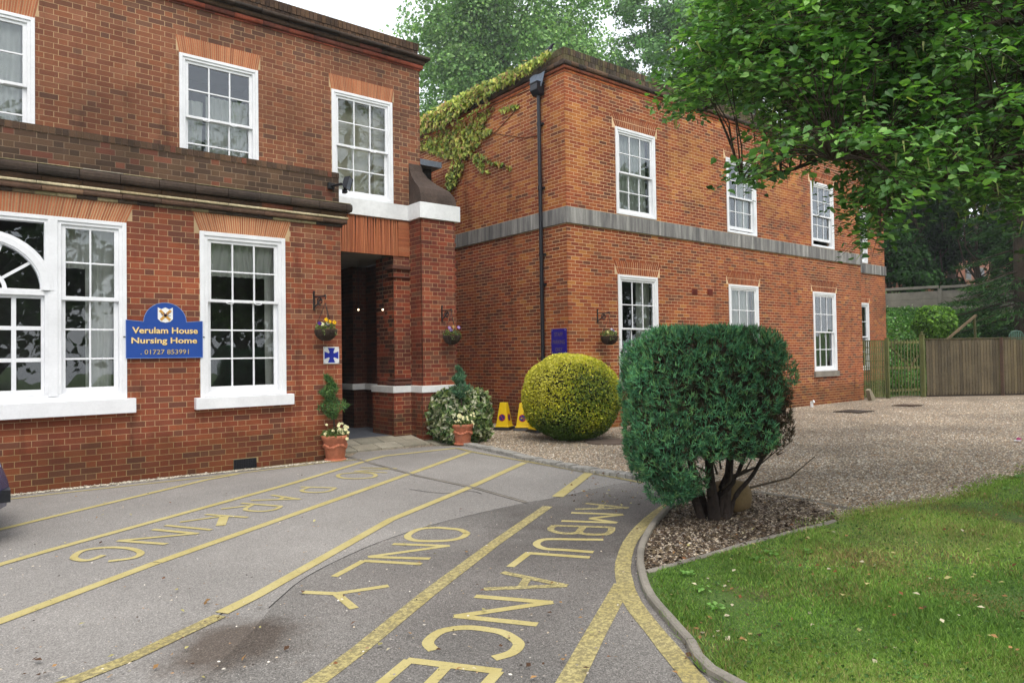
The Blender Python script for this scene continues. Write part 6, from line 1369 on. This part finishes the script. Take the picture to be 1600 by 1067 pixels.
# fallen leaves and grit lying about
mb = MB(); P = np.vstack([screen_ground(110, 0, 1000, 740, 1067), screen_ground(260, 1050, 1600, 780, 1067), screen_ground(90, 880, 1010, 745, 800)]); n_ = len(P)
leaves(mb, np.c_[P[:, :2], np.full(n_, .045)*(P[:, 0] > 4.2)+.028], rng.uniform(.02, .045, n_), [S(170,130,84,.8), S(130,84,54,.75), S(190,180,120,.8), S(96,70,52,.7), S(200,190,160,.8)], nrm=(0, 0, 1), jitter=.25)
own('fallen_leaves', mb, M['leaf_matte'], 'scattered fallen leaves on tarmac and lawn', 'leaves', (4, 4, 0), kind='stuff')
P = screen_ground(420, 0, 1010, 740, 1067); mb = MB(); stones_(mb, P, rng.uniform(.004, .012, len(P)), gvc+[S(60,50,44)], .026); own('loose_grit', mb, M['stone'], 'loose bits of grit on the tarmac', 'grit', (3, 5, 0), kind='stuff')

# ------------------------------------------------------------------ the car whose nose just enters at the edge
car = thing('parked_car', (-1.6, 8.3, 0), 'slate-blue hatchback parked along the house wall, only its nose in view', 'car')
cb_ = pmat('car_paint', S(84, 92, 132), .25, 30, .03, metal=.4, bstr=0, spec=.6)
prof = [(0, .30), (.02, .48), (-.04, .66), (-.18, .78), (-.9, .95), (-1.15, 1.0), (-1.75, 1.42), (-3.0, 1.48), (-3.7, 1.3), (-3.95, .95), (-4.0, .35)]
NX = .37
secs = [(-.86, .92), (-.80, .98), (-.4, 1), (0, 1), (.4, 1), (.80, .98), (.86, .92)]; V = []
yc = 8.35
for sy, sc_ in secs:
    back = .20*abs(sy/.86)**4
    for (x, z) in prof: taper = (1-.12*(z > 1.05)*abs(sy)/.86); V.append((NX+x-(back if x > -1 else 0), yc+sy*taper, .28+(z-.28)*(sc_ if z > .4 else 1)))
n_ = len(prof); mb = MB(); mb.arr(V, [(i*n_+k, i*n_+k+1, (i+1)*n_+k+1, (i+1)*n_+k) for i in range(6) for k in range(n_-1)], (.5, .5, .5)); mb.poly(V[:n_]+V[-n_:], [tuple(range(n_)), tuple(range(2*n_-1, n_-1, -1))]); mb.arr([V[k*n_] for k in range(7)]+[V[k*n_+n_-1] for k in range(7)], [(k, k+1, k+8, k+7) for k in range(6)])
body = obj('body', mb, cb_, car, smooth=True, bevel=0); body.modifiers.new('s', 'EDGE_SPLIT')
mb = MB(); mb.box(NX-.01-.06, NX+.012, yc-.6, yc+.6, .36, .47); obj('grille', mb, M['black'], car)
for s_ in (-1, 1):
    mb = MB(); mb.ball((NX-.19, yc+s_*.66, .66), (.12, .16, .09), 12, 8); obj('headlight', mb, M['glass'], car, smooth=True)
    for xx in (-.85, -3.2):
        mb = MB(); mb.tube([(NX+xx, yc+s_*.88, .31), (NX+xx, yc+s_*.68, .31)], .31, 24); wl = obj('wheel', mb, M['black'], car); mb = MB(); mb.tube([(NX+xx, yc+s_*.885, .31), (NX+xx, yc+s_*.86, .31)], .2, 20); obj('rim', mb, M['lead'], wl)
    mb = MB(); mb.poly([(NX-1.3, yc+s_*.80, 1.02), (NX-1.78, yc+s_*.765, 1.36), (NX-3.0, yc+s_*.76, 1.41), (NX-3.5, yc+s_*.80, 1.05)], [(0, 1, 2, 3)]); obj('side_window', mb, M['black'], car)
mb = MB(); mb.poly([(NX-1.14, yc-.68, 1.03), (NX-1.14, yc+.68, 1.03), (NX-1.72, yc+.62, 1.425), (NX-1.72, yc-.62, 1.425)], [(0, 1, 2, 3)]); obj('windscreen', mb, M['black'], car)

# ------------------------------------------------------------------ misty air
hzm = bpy.data.materials.new('haze'); hzm.use_nodes = True; n = hzm.node_tree; n.nodes.clear()
pv = n.nodes.new('ShaderNodeVolumePrincipled'); pv.inputs['Color'].default_value = (.93, .97, 1, 1); pv.inputs['Density'].default_value = .0008; pv.inputs['Anisotropy'].default_value = .2
oo = n.nodes.new('ShaderNodeOutputMaterial'); n.links.new(pv.outputs[0], oo.inputs['Volume'])
mb = MB(); mb.box(-150, 170, -130, 190, -1.2, 62); hb = obj('haze', mb, hzm, kind='stuff')
